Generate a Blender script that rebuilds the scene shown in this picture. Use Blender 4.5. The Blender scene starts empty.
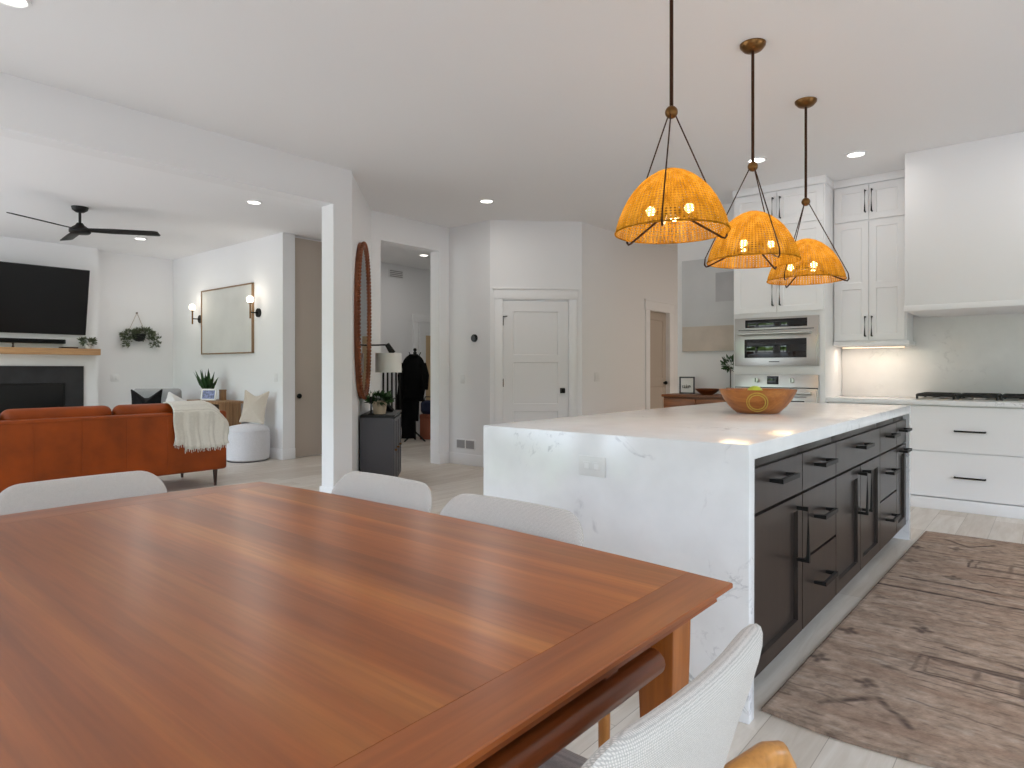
import bpy, bmesh, math, random
import numpy as np
from mathutils import Vector, Matrix
random.seed(7)
S = bpy.context.scene
COL = S.collection
PI = math.pi
CEIL = 3.02

# ------------------------------------------------------------------ materials
def lin(c):
    out = []
    for v in c:
        v = v / 255.0
        out.append(v / 12.92 if v <= 0.04045 else ((v + 0.055) / 1.055) ** 2.4)
    return (out[0], out[1], out[2], 1.0)

class NT:
    def __init__(s, name):
        s.m = bpy.data.materials.new(name); s.m.use_nodes = True
        s.t = s.m.node_tree; s.n = s.t.nodes; s.l = s.t.links
        s.p = s.n['Principled BSDF']; s.out = s.n['Material Output']
    def add(s, kind, **kw):
        n = s.n.new(kind)
        for k, v in kw.items():
            if k in n.inputs.keys(): n.inputs[k].default_value = v
            else: setattr(n, k, v)
        return n
    def link(s, a, b): s.l.new(a, b)
    def coord(s, scale=(1, 1, 1), rot=(0, 0, 0), out='Object'):
        tc = s.add('ShaderNodeTexCoord'); mp = s.add('ShaderNodeMapping')
        mp.inputs['Scale'].default_value = scale; mp.inputs['Rotation'].default_value = rot
        s.link(tc.outputs[out], mp.inputs['Vector']); return mp.outputs['Vector']
    def noise(s, vec, scale=5, detail=3, rough=0.5, dist=0.0):
        n = s.add('ShaderNodeTexNoise'); n.inputs['Scale'].default_value = scale
        n.inputs['Detail'].default_value = detail; n.inputs['Roughness'].default_value = rough
        n.inputs['Distortion'].default_value = dist
        if vec: s.link(vec, n.inputs['Vector'])
        return n.outputs['Fac']
    def ramp(s, fac, stops):
        r = s.add('ShaderNodeValToRGB'); e = r.color_ramp.elements
        while len(e) < len(stops): e.new(0.5)
        for i, (p, c) in enumerate(stops):
            e[i].position = p; e[i].color = c if len(c) == 4 else lin(c)
        s.link(fac, r.inputs['Fac']); return r.outputs['Color']
    def mix(s, fac, a, b, mode='MIX'):
        m = s.add('ShaderNodeMix', data_type='RGBA', blend_type=mode)
        for i, v in ((0, fac), (6, a), (7, b)):
            if hasattr(v, 'links'): s.link(v, m.inputs[i])
            else: m.inputs[i].default_value = v
        return m.outputs[2]
    def bump(s, h, strength=0.2, dist=0.01):
        b = s.add('ShaderNodeBump'); b.inputs['Strength'].default_value = strength
        b.inputs['Distance'].default_value = dist
        s.link(h, b.inputs['Height']); s.link(b.outputs['Normal'], s.p.inputs['Normal'])

def flat(name, rgb, rough=0.5, metal=0.0, spec=0.5, var=0.0, vscale=8, bump=0.0, bscale=200, coat=0.0):
    t = NT(name); p = t.p
    p.inputs['Base Color'].default_value = lin(rgb); p.inputs['Roughness'].default_value = rough
    p.inputs['Metallic'].default_value = metal; p.inputs['Specular IOR Level'].default_value = spec
    p.inputs['Coat Weight'].default_value = coat
    v = t.coord()
    if var:
        f = t.noise(v, vscale, 4)
        lo = tuple(max(0, x * (1 - var)) for x in rgb); hi = tuple(min(255, x * (1 + var)) for x in rgb)
        t.link(t.ramp(f, [(0.3, lo), (0.7, hi)]), p.inputs['Base Color'])
    if bump:
        t.bump(t.noise(v, bscale, 2), bump, 0.002)
    return t.m

def glow(name, rgb, strength):
    t = NT(name); t.p.inputs['Base Color'].default_value = lin(rgb)
    t.p.inputs['Emission Color'].default_value = lin(rgb); t.p.inputs['Emission Strength'].default_value = strength
    return t.m

def wood(name, c1, c2, c3, axis='x', rough=0.35, scale=1.0, spec=0.5, planks=0.0, coat=0.0):
    t = NT(name)
    sc = {'x': (0.35, 7, 7), 'y': (7, 0.35, 7), 'z': (7, 7, 0.35)}[axis]
    v = t.coord(tuple(a * scale for a in sc))
    a = t.noise(v, 1.8, 4, 0.5, 0.25)
    b = t.noise(v, 14, 3, 0.5, 0.2)
    col = t.ramp(a, [(0.28, c1), (0.5, c2), (0.74, c3)])
    fine = t.ramp(b, [(0.3, (200, 195, 190)), (0.7, (255, 255, 255))])
    col = t.mix(0.55, col, fine, 'MULTIPLY')
    if planks:
        v2 = t.coord(((0, 1 / planks, 0) if axis == 'x' else (1 / planks, 0, 0)))
        sep = t.add('ShaderNodeSeparateXYZ'); t.link(v2, sep.inputs[0])
        fl = t.add('ShaderNodeMath', operation='FLOOR'); t.link(sep.outputs['Y' if axis == 'x' else 'X'], fl.inputs[0])
        wn = t.add('ShaderNodeTexWhiteNoise', noise_dimensions='1D'); t.link(fl.outputs[0], wn.inputs['W'])
        pc = t.ramp(wn.outputs['Value'], [(0.0, (205, 198, 192)), (1.0, (255, 255, 255))])
        col = t.mix(0.8, col, pc, 'MULTIPLY')
    t.link(col, t.p.inputs['Base Color'])
    t.p.inputs['Roughness'].default_value = rough; t.p.inputs['Specular IOR Level'].default_value = spec
    t.p.inputs['Coat Weight'].default_value = coat; t.p.inputs['Coat Roughness'].default_value = 0.15
    return t.m

def weave(name, c1, c2, scale=260, rough=0.95, bump=0.4):
    t = NT(name); v = t.coord()
    w1 = t.add('ShaderNodeTexWave', bands_direction='X'); w1.inputs['Scale'].default_value = scale / 6
    w2 = t.add('ShaderNodeTexWave', bands_direction='Z'); w2.inputs['Scale'].default_value = scale / 6
    for w in (w1, w2):
        w.inputs['Distortion'].default_value = 1.2; w.inputs['Detail'].default_value = 1; t.link(v, w.inputs['Vector'])
    m = t.add('ShaderNodeMath', operation='MULTIPLY'); t.link(w1.outputs['Fac'], m.inputs[0]); t.link(w2.outputs['Fac'], m.inputs[1])
    n = t.noise(v, scale, 2)
    f = t.add('ShaderNodeMath', operation='ADD'); t.link(m.outputs[0], f.inputs[0]); t.link(n, f.inputs[1])
    h = t.add('ShaderNodeMath', operation='MULTIPLY'); t.link(f.outputs[0], h.inputs[0]); h.inputs[1].default_value = 0.55
    t.link(t.ramp(h.outputs[0], [(0.25, c1), (0.6, c2)]), t.p.inputs['Base Color'])
    t.p.inputs['Roughness'].default_value = rough; t.p.inputs['Specular IOR Level'].default_value = 0.15
    t.p.inputs['Sheen Weight'].default_value = 0.15
    t.bump(h.outputs[0], bump, 0.002)
    return t.m

def quartz(name, base, vein, rough=0.12, scale=1.0, amount=0.5):
    t = NT(name); v = t.coord((scale, scale, scale), (0.5, 0.35, 0.6))
    n1 = t.noise(v, 1.1, 6, 0.6, 1.4)
    d = t.add('ShaderNodeMath', operation='SUBTRACT'); t.link(n1, d.inputs[0]); d.inputs[1].default_value = 0.5
    a = t.add('ShaderNodeMath', operation='ABSOLUTE'); t.link(d.outputs[0], a.inputs[0])
    line = t.ramp(a.outputs[0], [(0.0, (255, 255, 255)), (0.016, (0, 0, 0))])
    patch = t.ramp(t.noise(v, 1.7, 2), [(0.48, (0, 0, 0)), (0.66, (255, 255, 255))])
    brk = t.ramp(t.noise(v, 16, 3), [(0.42, (0, 0, 0)), (0.62, (255, 255, 255))])
    m = t.mix(1.0, line, patch, 'MULTIPLY'); m = t.mix(1.0, m, brk, 'MULTIPLY')
    bw = t.add('ShaderNodeRGBToBW'); t.link(m, bw.inputs[0])
    k = t.add('ShaderNodeMath', operation='MULTIPLY'); t.link(bw.outputs[0], k.inputs[0]); k.inputs[1].default_value = amount
    cloud = t.ramp(t.noise(v, 5, 4), [(0.3, tuple(x * 0.965 for x in base)), (0.7, base)])
    t.link(t.mix(k.outputs[0], cloud, lin(vein)), t.p.inputs['Base Color'])
    t.p.inputs['Roughness'].default_value = rough
    return t.m

M = {}
M['wall'] = flat('wall_paint', (234, 234, 235), 0.85, spec=0.2, bump=0.05, bscale=300)
M['ceil'] = flat('ceiling_paint', (238, 238, 239), 0.9, spec=0.15)
M['trim'] = flat('trim_paint', (236, 236, 237), 0.45, spec=0.35)
M['door'] = flat('door_paint', (232, 232, 233), 0.5, spec=0.35)
M['greige'] = flat('greige_tone', (186, 174, 162), 0.8, spec=0.2)
M['cabinet'] = flat('white_cabinet', (236, 236, 237), 0.4, spec=0.4)
M['gap'] = flat('reveal_grey', (150, 150, 150), 0.7)
M['espresso'] = wood('espresso_wood', (38, 30, 27), (46, 38, 34), (54, 45, 40), 'z', 0.32, 1.2, 0.5)
M['black'] = flat('matt_black', (17, 16, 16), 0.45, spec=0.4)
M['blackmetal'] = flat('black_metal', (20, 19, 18), 0.38, 0.6)
M['gloss'] = flat('black_glass', (8, 8, 9), 0.03, spec=0.6)
M['screen'] = flat('tv_screen', (13, 13, 14), 0.28, spec=0.35)
M['steel'] = flat('stainless_steel', (196, 195, 192), 0.28, 1.0)
M['iron'] = flat('cast_iron', (18, 18, 18), 0.6)
M['brass'] = flat('aged_brass', (122, 88, 52), 0.32, 1.0)
M['brassdark'] = flat('bronze', (66, 40, 24), 0.4, 0.7)
M['quartz'] = quartz('veined_quartz', (236, 236, 238), (150, 150, 158), 0.16, 1.5, 0.75)
M['splash'] = quartz('backsplash_quartz', (230, 229, 228), (170, 168, 168), 0.18, 1.0, 0.4)
M['cherry'] = wood('cherry_wood', (154, 80, 26), (190, 106, 42), (216, 138, 64), 'x', 0.285, 0.8, 0.6, planks=0.12)
M['cherryY'] = wood('cherry_breadboard', (138, 70, 28), (160, 86, 38), (180, 104, 50), 'y', 0.285, 0.8, 0.6)
M['cherryD'] = wood('cherry_rail', (118, 58, 24), (146, 76, 34), (168, 94, 46), 'y', 0.3, 1.0)
M['oakwarm'] = wood('warm_oak', (168, 108, 48), (196, 134, 66), (214, 154, 84), 'z', 0.35, 1.0)
M['legwood'] = wood('table_leg_wood', (150, 82, 28), (178, 104, 40), (198, 124, 56), 'z', 0.35, 1.0)
M['mantel'] = wood('mantel_oak', (176, 132, 88), (200, 156, 110), (216, 176, 132), 'y', 0.5, 1.0)
M['walnut'] = wood('acacia_sideboard', (98, 54, 26), (140, 84, 44), (170, 108, 62), 'x', 0.4, 1.4)
M['console'] = wood('console_oak', (128, 92, 58), (158, 120, 82), (180, 142, 104), 'z', 0.5, 1.4)
M['bowlwood'] = wood('acacia_bowl', (126, 70, 26), (168, 102, 44), (196, 132, 68), 'x', 0.35, 1.0)
M['bowldark'] = wood('dark_bowl', (84, 40, 18), (112, 56, 26), (136, 74, 38), 'x', 0.35, 1.0)
M['bead'] = wood('bead_wood', (98, 46, 20), (134, 70, 34), (160, 92, 50), 'z', 0.45, 1.4)
M['leather'] = flat('cognac_leather', (142, 62, 10), 0.48, spec=0.25, var=0.10, vscale=5, bump=0.15, bscale=120)
M['legdark'] = flat('dark_walnut_leg', (52, 28, 18), 0.4)
M['chairfab'] = weave('oatmeal_weave', (182, 177, 173), (224, 218, 213), 620, bump=0.3)
M['pouf'] = flat('pouf_fabric', (216, 215, 217), 0.9, spec=0.15, var=0.02, vscale=60, bump=0.2, bscale=260)
M['throw'] = weave('cream_throw', (206, 200, 188), (234, 229, 218), 200, bump=0.4)
M['linen'] = weave('linen_beige', (186, 174, 158), (212, 202, 188), 240)
M['white_fab'] = weave('white_fabric', (220, 219, 216), (238, 237, 235), 240, bump=0.3)
M['grey_fab'] = weave('grey_fabric', (150, 150, 150), (178, 178, 178), 240)
M['black_fab'] = weave('black_fabric', (12, 12, 13), (28, 28, 30), 200)
M['coat'] = flat('black_coat_cloth', (10, 10, 11), 0.85, spec=0.15, bump=0.3, bscale=40)
M['shade'] = flat('lamp_linen', (240, 239, 235), 0.9)
M['mirror'] = flat('mirror_glass', (220, 222, 224), 0.02, 1.0)
M['slate'] = flat('slate_surround', (36, 36, 39), 0.6, var=0.2, vscale=6)
M['charcoal'] = flat('charcoal_cabinet', (74, 73, 78), 0.5)
M['leaf'] = flat('dark_leaf', (44, 74, 36), 0.5, var=0.3, vscale=20)
M['leaf2'] = flat('dusty_leaf', (84, 92, 70), 0.55, var=0.35, vscale=20)
M['pot'] = flat('cream_pot', (206, 186, 160), 0.6)
M['whitepot'] = flat('white_ceramic', (230, 229, 226), 0.25)
M['lime'] = flat('lime_skin', (176, 196, 62), 0.4, var=0.1, vscale=20)
M['art'] = flat('pale_canvas', (206, 206, 202), 0.9, var=0.025, vscale=2)
M['artgrey'] = flat('pale_grey_paint', (204, 205, 206), 0.9, var=0.02, vscale=3)
M['artgrey2'] = flat('mid_grey_paint', (182, 182, 184), 0.9, var=0.03, vscale=4)
M['artbeige'] = flat('sand_paint', (198, 186, 174), 0.9, var=0.04, vscale=5)
M['artframe'] = wood('art_frame_oak', (120, 92, 66), (146, 116, 86), (164, 134, 104), 'z', 0.5, 2)
M['paper'] = flat('white_paper', (232, 231, 228), 0.8)
M['photo'] = flat('blue_photo', (88, 92, 128), 0.3, var=0.5, vscale=30)
M['box'] = flat('terracotta_box', (150, 82, 58), 0.7)
M['blue'] = flat('navy_cloth', (34, 42, 72), 0.8)
M['plastic'] = flat('white_plastic', (226, 226, 226), 0.35)
M['vent'] = flat('vent_grey', (150, 149, 150), 0.5)
M['bulb'] = glow('warm_bulb', (255, 214, 150), 26)
M['globe'] = glow('opal_globe', (255, 240, 220), 2.6)
M['lens'] = glow('downlight_lens', (255, 250, 242), 6)
M['strip'] = glow('warm_strip', (255, 214, 170), 4)
M['doorglass'] = flat('frosted_tan_glass', (196, 168, 130), 0.3)

def plank_floor():
    t = NT('oak_plank_floor'); v = t.coord((1, 1, 1), (0, 0, PI / 2))
    b = t.add('ShaderNodeTexBrick'); b.offset = 0.37; b.inputs['Scale'].default_value = 1
    b.inputs['Brick Width'].default_value = 1.9; b.inputs['Row Height'].default_value = 0.19
    b.inputs['Mortar Size'].default_value = 0.0016; b.inputs['Mortar Smooth'].default_value = 0.3
    b.inputs['Color1'].default_value = lin((224, 217, 208)); b.inputs['Color2'].default_value = lin((206, 196, 184))
    b.inputs['Mortar'].default_value = lin((172, 162, 150)); b.inputs['Bias'].default_value = -0.1
    t.link(v, b.inputs['Vector'])
    g = t.noise(t.coord((9, 0.9, 1)), 2.5, 5, 0.6, 0.8)
    grain = t.ramp(g, [(0.3, (226, 220, 212)), (0.7, (255, 255, 255))])
    t.link(t.mix(0.75, b.outputs['Color'], grain, 'MULTIPLY'), t.p.inputs['Base Color'])
    t.p.inputs['Roughness'].default_value = 0.38; t.p.inputs['Specular IOR Level'].default_value = 0.35
    return t.m
M['floor'] = plank_floor()

def rattan():
    t = NT('rattan_weave')
    uv = t.add('ShaderNodeTexCoord'); sep = t.add('ShaderNodeSeparateXYZ'); t.link(uv.outputs['UV'], sep.inputs[0])
    def wave(o, k, ph=0):
        a = t.add('ShaderNodeMath', operation='MULTIPLY'); t.link(o, a.inputs[0]); a.inputs[1].default_value = k * 2 * PI
        s = t.add('ShaderNodeMath', operation='SINE'); t.link(a.outputs[0], s.inputs[0])
        r = t.add('ShaderNodeMapRange'); r.inputs['From Min'].default_value = -1; t.link(s.outputs[0], r.inputs['Value'])
        return r.outputs['Result']
    a = wave(sep.outputs['X'], 84); b = wave(sep.outputs['Y'], 34)
    ad = t.add('ShaderNodeMath', operation='ADD'); t.link(a, ad.inputs[0]); t.link(b, ad.inputs[1])
    h = t.add('ShaderNodeMath', operation='MULTIPLY'); t.link(ad.outputs[0], h.inputs[0]); h.inputs[1].default_value = 0.5
    n = t.noise(t.coord((1, 1, 0.4)), 26, 3)
    col = t.ramp(n, [(0.3, (170, 118, 32)), (0.5, (198, 144, 46)), (0.7, (216, 164, 68))])
    col = t.mix(0.5, col, t.ramp(h.outputs[0], [(0.2, (120, 84, 50)), (0.6, (255, 255, 255))]), 'MULTIPLY')
    d = t.add('ShaderNodeBsdfDiffuse'); tr = t.add('ShaderNodeBsdfTranslucent'); tp = t.add('ShaderNodeBsdfTransparent')
    t.link(col, d.inputs['Color']); t.link(col, tr.inputs['Color'])
    bp = t.add('ShaderNodeBump'); bp.inputs['Strength'].default_value = 0.6; bp.inputs['Distance'].default_value = 0.004
    t.link(h.outputs[0], bp.inputs['Height']); t.link(bp.outputs[0], d.inputs['Normal'])
    m1 = t.add('ShaderNodeMixShader'); m1.inputs[0].default_value = 0.4
    t.link(d.outputs[0], m1.inputs[1]); t.link(tr.outputs[0], m1.inputs[2])
    hole = t.add('ShaderNodeMapRange'); hole.inputs['From Min'].default_value = 0.24; hole.inputs['From Max'].default_value = 0.12
    t.link(h.outputs[0], hole.inputs['Value'])
    hm = t.add('ShaderNodeMath', operation='MULTIPLY_ADD'); t.link(hole.outputs[0], hm.inputs[0])
    hm.inputs[1].default_value = 0.75; hm.inputs[2].default_value = 0.05
    m2 = t.add('ShaderNodeMixShader'); t.link(hm.outputs[0], m2.inputs[0]); t.link(m1.outputs[0], m2.inputs[1]); t.link(tp.outputs[0], m2.inputs[2])
    t.link(m2.outputs[0], t.out.inputs['Surface'])
    return t.m
M['rattan'] = rattan()

# ------------------------------------------------------------------ geometry builder
class G:
    def __init__(s): s.bm = bmesh.new()
    def _bev(s, verts, b, seg=2):
        if b > 0:
            es = list({e for v in verts for e in v.link_edges})
            bmesh.ops.bevel(s.bm, geom=es, offset=b, segments=seg, profile=0.5, affect='EDGES')
    def box(s, x0, x1, y0, y1, z0, z1, b=0.0, mat=None, seg=2):
        m = Matrix.Translation(((x0 + x1) / 2, (y0 + y1) / 2, (z0 + z1) / 2)) @ Matrix.Diagonal((abs(x1 - x0), abs(y1 - y0), abs(z1 - z0), 1))
        if mat is not None: m = mat @ m
        r = bmesh.ops.create_cube(s.bm, size=1, matrix=m)
        s._bev(r['verts'], b, seg); return s
    def cyl(s, p0, p1, r0, r1=None, n=20):
        p0, p1 = Vector(p0), Vector(p1); d = p1 - p0; r1 = r0 if r1 is None else r1
        q = d.to_track_quat('Z', 'Y').to_matrix().to_4x4()
        bmesh.ops.create_cone(s.bm, cap_ends=True, segments=n, radius1=r0, radius2=max(r1, 1e-4), depth=d.length,
                              matrix=Matrix.Translation((p0 + p1) / 2) @ q)
        return s
    def sph(s, c, r, sc=(1, 1, 1), n=16):
        bmesh.ops.create_uvsphere(s.bm, u_segments=n, v_segments=max(6, n // 2), radius=r,
                                  matrix=Matrix.Translation(c) @ Matrix.Diagonal((*sc, 1)))
        return s
    def tube(s, pts, r, n=10, closed=False, phase=0.0):
        pts = [Vector(p) for p in pts]; k = len(pts); rs = r if isinstance(r, (list, tuple)) else [r] * k
        T = []
        for i in range(k):
            a = pts[(i - 1) % k] if (closed or i > 0) else pts[i]; b = pts[(i + 1) % k] if (closed or i < k - 1) else pts[i]
            d1, d2 = pts[i] - a, b - pts[i]
            T.append(((d1.normalized() if d1.length > 0 else d1) + (d2.normalized() if d2.length > 0 else d2)).normalized())
        up = Vector((0, 0, 1)) if abs(T[0].z) < 0.9 else Vector((1, 0, 0))
        nrm = (up - T[0] * up.dot(T[0])).normalized(); rings = []
        for i in range(k):
            nrm = (nrm - T[i] * nrm.dot(T[i])).normalized(); bi = T[i].cross(nrm)
            sc = 1.0
            if (closed or 0 < i < k - 1):
                a = (pts[i] - pts[(i - 1) % k]).normalized(); sc = 1 / max(0.45, a.dot(T[i]))
            rings.append([s.bm.verts.new(pts[i] + (nrm * math.cos(phase + 2 * PI * j / n) + bi * math.sin(phase + 2 * PI * j / n)) * rs[i] * (sc if n <= 6 else 1)) for j in range(n)])
        for i in range(k if closed else k - 1):
            A, B = rings[i], rings[(i + 1) % k]
            for j in range(n): s.bm.faces.new((A[j], A[(j + 1) % n], B[(j + 1) % n], B[j]))
        if not closed:
            s.bm.faces.new(rings[0][::-1]); s.bm.faces.new(rings[-1])
        return s
    def lathe(s, prof, c=(0, 0, 0), n=32, mat=None, uv=False):
        m = Matrix.Translation(c) @ (mat if mat is not None else Matrix())
        rings = []
        for r, z in prof:
            if r < 1e-5: rings.append([s.bm.verts.new(m @ Vector((0, 0, z)))])
            else: rings.append([s.bm.verts.new(m @ Vector((r * math.cos(2 * PI * j / n), r * math.sin(2 * PI * j / n), z))) for j in range(n)])
        L = s.bm.loops.layers.uv.verify() if uv else None
        for i in range(len(rings) - 1):
            A, B = rings[i], rings[i + 1]
            for j in range(n):
                k = (j + 1) % n
                if len(A) == 1 and len(B) == 1: continue
                if len(A) == 1: f = s.bm.faces.new((A[0], B[k], B[j])); us = [(j + .5, i), (j + 1, i + 1), (j, i + 1)]
                elif len(B) == 1: f = s.bm.faces.new((A[j], A[k], B[0])); us = [(j, i), (j + 1, i), (j + .5, i + 1)]
                else: f = s.bm.faces.new((A[j], A[k], B[k], B[j])); us = [(j, i), (j + 1, i), (j + 1, i + 1), (j, i + 1)]
                if uv:
                    for lp, u in zip(f.loops, us): lp[L].uv = (u[0] / n, u[1] / (len(rings) - 1))
        return s
    def prism(s, poly, z0, z1, b=0.0, mat=None):
        m = mat if mat is not None else Matrix()
        lo = [s.bm.verts.new(m @ Vector((x, y, z0))) for x, y in poly]; hi = [s.bm.verts.new(m @ Vector((x, y, z1))) for x, y in poly]
        n = len(poly); s.bm.faces.new(lo[::-1]); s.bm.faces.new(hi)
        for i in range(n): s.bm.faces.new((lo[i], lo[(i + 1) % n], hi[(i + 1) % n], hi[i]))
        s._bev(lo + hi, b); return s
    def puff(s, outline, t, p=4, q=0.5, rings=9, mat=None, warp=None, pinch=None):
        """soft slab in local XZ with thickness along Y, from a star-shaped outline"""
        n = len(outline); m = mat if mat is not None else Matrix()
        def V(x, y, z):
            v = Vector((x, y, z))
            if warp: v = Vector(warp(v.x, v.y, v.z))
            return s.bm.verts.new(m @ v)
        ss = [math.sin(0.5 * PI * (i + 1) / rings) for i in range(rings)]
        front, back = [], []
        for side, lst in ((-1, front), (1, back)):
            lst.append([V(0, side * t / 2, 0)])
            for sc in ss[:-1]:
                h = t / 2 * max(0.0, 1 - sc ** p) ** q
                lst.append([V(x * sc, side * h, z * sc) for x, z in outline])
        rim = [V(x, 0, z) for x, z in outline]
        for lst, fl in ((front, False), (back, True)):
            seq = lst + [rim]
            for i in range(1, n + 1):
                a, b_ = i - 1, i % n
                f = [seq[0][0], seq[1][a], seq[1][b_]]
                s.bm.faces.new(f if fl else f[::-1])
                for k in range(1, len(seq) - 1):
                    f = [seq[k][a], seq[k + 1][a], seq[k + 1][b_], seq[k][b_]]
                    s.bm.faces.new(f if fl else f[::-1])
        return s
    def done(s, name, mat, parent=None, smooth=True, angle=40, loc=None, rot=None, weld=False):
        if weld: bmesh.ops.remove_doubles(s.bm, verts=s.bm.verts, dist=1e-5)
        bmesh.ops.recalc_face_normals(s.bm, faces=s.bm.faces)
        me = bpy.data.meshes.new(name); s.bm.to_mesh(me); s.bm.free()
        if smooth:
            me.polygons.foreach_set('use_smooth', [True] * len(me.polygons))
            me.set_sharp_from_angle(angle=math.radians(angle))
        me.materials.append(M[mat] if isinstance(mat, str) else mat)
        o = bpy.data.objects.new(name, me); COL.objects.link(o)
        if parent: o.parent = parent
        if loc: o.location = loc
        if rot: o.rotation_euler = rot
        return o

def rrect(w, h, r, k=8, taper=0.0, z0=0.0):
    """rounded rectangle outline centred on the origin (r may be 4 radii: tr, tl, bl, br)"""
    R = r if isinstance(r, (list, tuple)) else (r,) * 4
    pts = []
    for (sx, sz, a0), rr in zip(((1, 1, 0), (-1, 1, 90), (-1, -1, 180), (1, -1, 270)), R):
        for i in range(k + 1):
            a = math.radians(a0 + 90 * i / k)
            pts.append((sx * (w / 2 - rr) + rr * math.cos(a), sz * (h / 2 - rr) + rr * math.sin(a)))
    # extra points on straight sides
    out = []
    n = len(pts)
    for i in range(n):
        a, b = pts[i], pts[(i + 1) % n]; d = math.hypot(b[0] - a[0], b[1] - a[1]); c = max(1, int(d / 0.05))
        for j in range(c): out.append((a[0] + (b[0] - a[0]) * j / c, a[1] + (b[1] - a[1]) * j / c))
    if taper: out = [(x * (1 + taper * z / h), z) for x, z in out]
    return out

def tag(o, label, cat, group=None):
    o['label'] = label; o['category'] = cat
    if group: o['group'] = group
    return o
def thing(name, label, cat, loc=(0, 0, 0), rz=0.0, group=None):
    o = bpy.data.objects.new(name, None); COL.objects.link(o)
    o.location = loc; o.rotation_euler = (0, 0, rz); o.empty_display_size = 0.1
    return tag(o, label, cat, group)
def st(g, name, mat, parent=None, **k):
    o = g.done(name, mat, parent, **k)
    if not parent: o['kind'] = 'structure'
    return o
def dup(root, loc, rz=None, label=None):
    r = root.copy(); COL.objects.link(r); r.location = loc
    if rz is not None: r.rotation_euler = (0, 0, rz)
    if label: r['label'] = label
    for ch in list(root.children):
        c = ch.copy(); COL.objects.link(c); c.parent = r
        for g2 in list(ch.children):
            d = g2.copy(); COL.objects.link(d); d.parent = c
    return r

# ------------------------------------------------------------------ setting
st(G().box(-13.5, 3.0, -2.6, 10.8, -0.1, 0.0), 'floor', 'floor', smooth=False)
st(G().box(-13.5, 3.0, -2.6, 10.8, CEIL, CEIL + 0.1), 'ceiling', 'ceil', smooth=False)
def wallbox(name, x0, x1, y0, y1, z0=0.0, z1=CEIL, mat='wall'):
    return st(G().box(x0, x1, y0, y1, z0, z1), name, mat, smooth=False)
def base(name, x0, x1, y0, y1, h=0.14):
    return st(G().box(x0, x1, y0, y1, 0.0, h, 0.003), name, 'trim')

# kitchen back wall, nook and pantry corner
wallbox('wall_back', -2.55, 3.0, 7.2, 7.35)
wallbox('wall_nook', -3.37, -2.55, 7.0, 7.15)
base('baseboard_nook', -3.37, -2.58, 6.985, 7.0)
HX = -4.489
for nm, a, b, z0 in (('wall_hall_near', 6.69, 8.41, 0), ('wall_hall_far', 9.03, 10.8, 0), ('wall_hall_lintel', 8.41, 9.03, 2.05)):
    wallbox(nm, HX - 0.14, HX, a, b, z0)
base('baseboard_hall', HX, HX + 0.015, 6.70, 8.29)
wallbox('wall_hall_end', HX, 0.35, 10.3, 10.45)
wallbox('wall_hall_side', 0.2, 0.35, 7.35, 10.3)
# cased doorway in the passage wall
st(G().box(HX, HX + 0.02, 8.29, 8.41, 0, 2.05, 0.003), 'trim_1', 'trim')
st(G().box(HX, HX + 0.02, 9.03, 9.15, 0, 2.05, 0.003), 'trim_2', 'trim')
st(G().box(HX, HX + 0.024, 8.27, 9.17, 2.05, 2.18, 0.003), 'trim_3', 'trim')
st(G().box(HX, HX + 0.034, 8.255, 9.185, 2.18, 2.20, 0.003), 'trim_4', 'trim')

def panel_door(w, h, recs, t=0.04, depth=0.010, slope=0.006):
    """front face looks to -Y at y=-t; recs = recessed rectangles (x0,x1,z0,z1)"""
    g = G(); bm = g.bm
    xs = sorted({0, w, *[v for r in recs for v in (r[0], r[1])]}); zs = sorted({0, h, *[v for r in recs for v in (r[2], r[3])]})
    rec = lambda x, z: next((r for r in recs if r[0] < x < r[1] and r[2] < z < r[3]), None)
    q = lambda *vs: bm.faces.new([bm.verts.new(v) for v in vs])
    for i in range(len(xs) - 1):
        for j in range(len(zs) - 1):
            if rec((xs[i] + xs[i + 1]) / 2, (zs[j] + zs[j + 1]) / 2): continue
            q((xs[i], -t, zs[j]), (xs[i + 1], -t, zs[j]), (xs[i + 1], -t, zs[j + 1]), (xs[i], -t, zs[j + 1]))
    for x0, x1, z0, z1 in recs:
        o = [(x0, -t, z0), (x1, -t, z0), (x1, -t, z1), (x0, -t, z1)]; e = slope
        i_ = [(x0 + e, -t + depth, z0 + e), (x1 - e, -t + depth, z0 + e), (x1 - e, -t + depth, z1 - e), (x0 + e, -t + depth, z1 - e)]
        for k in range(4): q(o[k], o[(k + 1) % 4], i_[(k + 1) % 4], i_[k])
        q(*i_)
    for i in range(len(xs) - 1):
        for z in (0, h): q((xs[i], -t, z), (xs[i + 1], -t, z), (xs[i + 1], 0, z), (xs[i], 0, z))
    for j in range(len(zs) - 1):
        for x in (0, w): q((x, -t, zs[j]), (x, -t, zs[j + 1]), (x, 0, zs[j + 1]), (x, 0, zs[j]))
    q(*[(x, 0, z) for x in xs], *[(w, 0, z) for z in zs[1:]], *[(x, 0, h) for x in xs[::-1][1:]], *[(0, 0, z) for z in zs[::-1][1:-1]])
    bmesh.ops.remove_doubles(bm, verts=bm.verts, dist=1e-5)
    return g

def bar_handle(L, r=0.006, stand=0.03, vertical=True, sq=False):
    a = L / 2
    pts = [(0, 0, -a), (0, -stand, -a), (0, -stand, a), (0, 0, a)] if vertical else [(-a, 0, 0), (-a, -stand, 0), (a, -stand, 0), (a, 0, 0)]
    return G().tube(pts, r, 4 if sq else 8, phase=PI / 4 if sq else 0)

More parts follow.
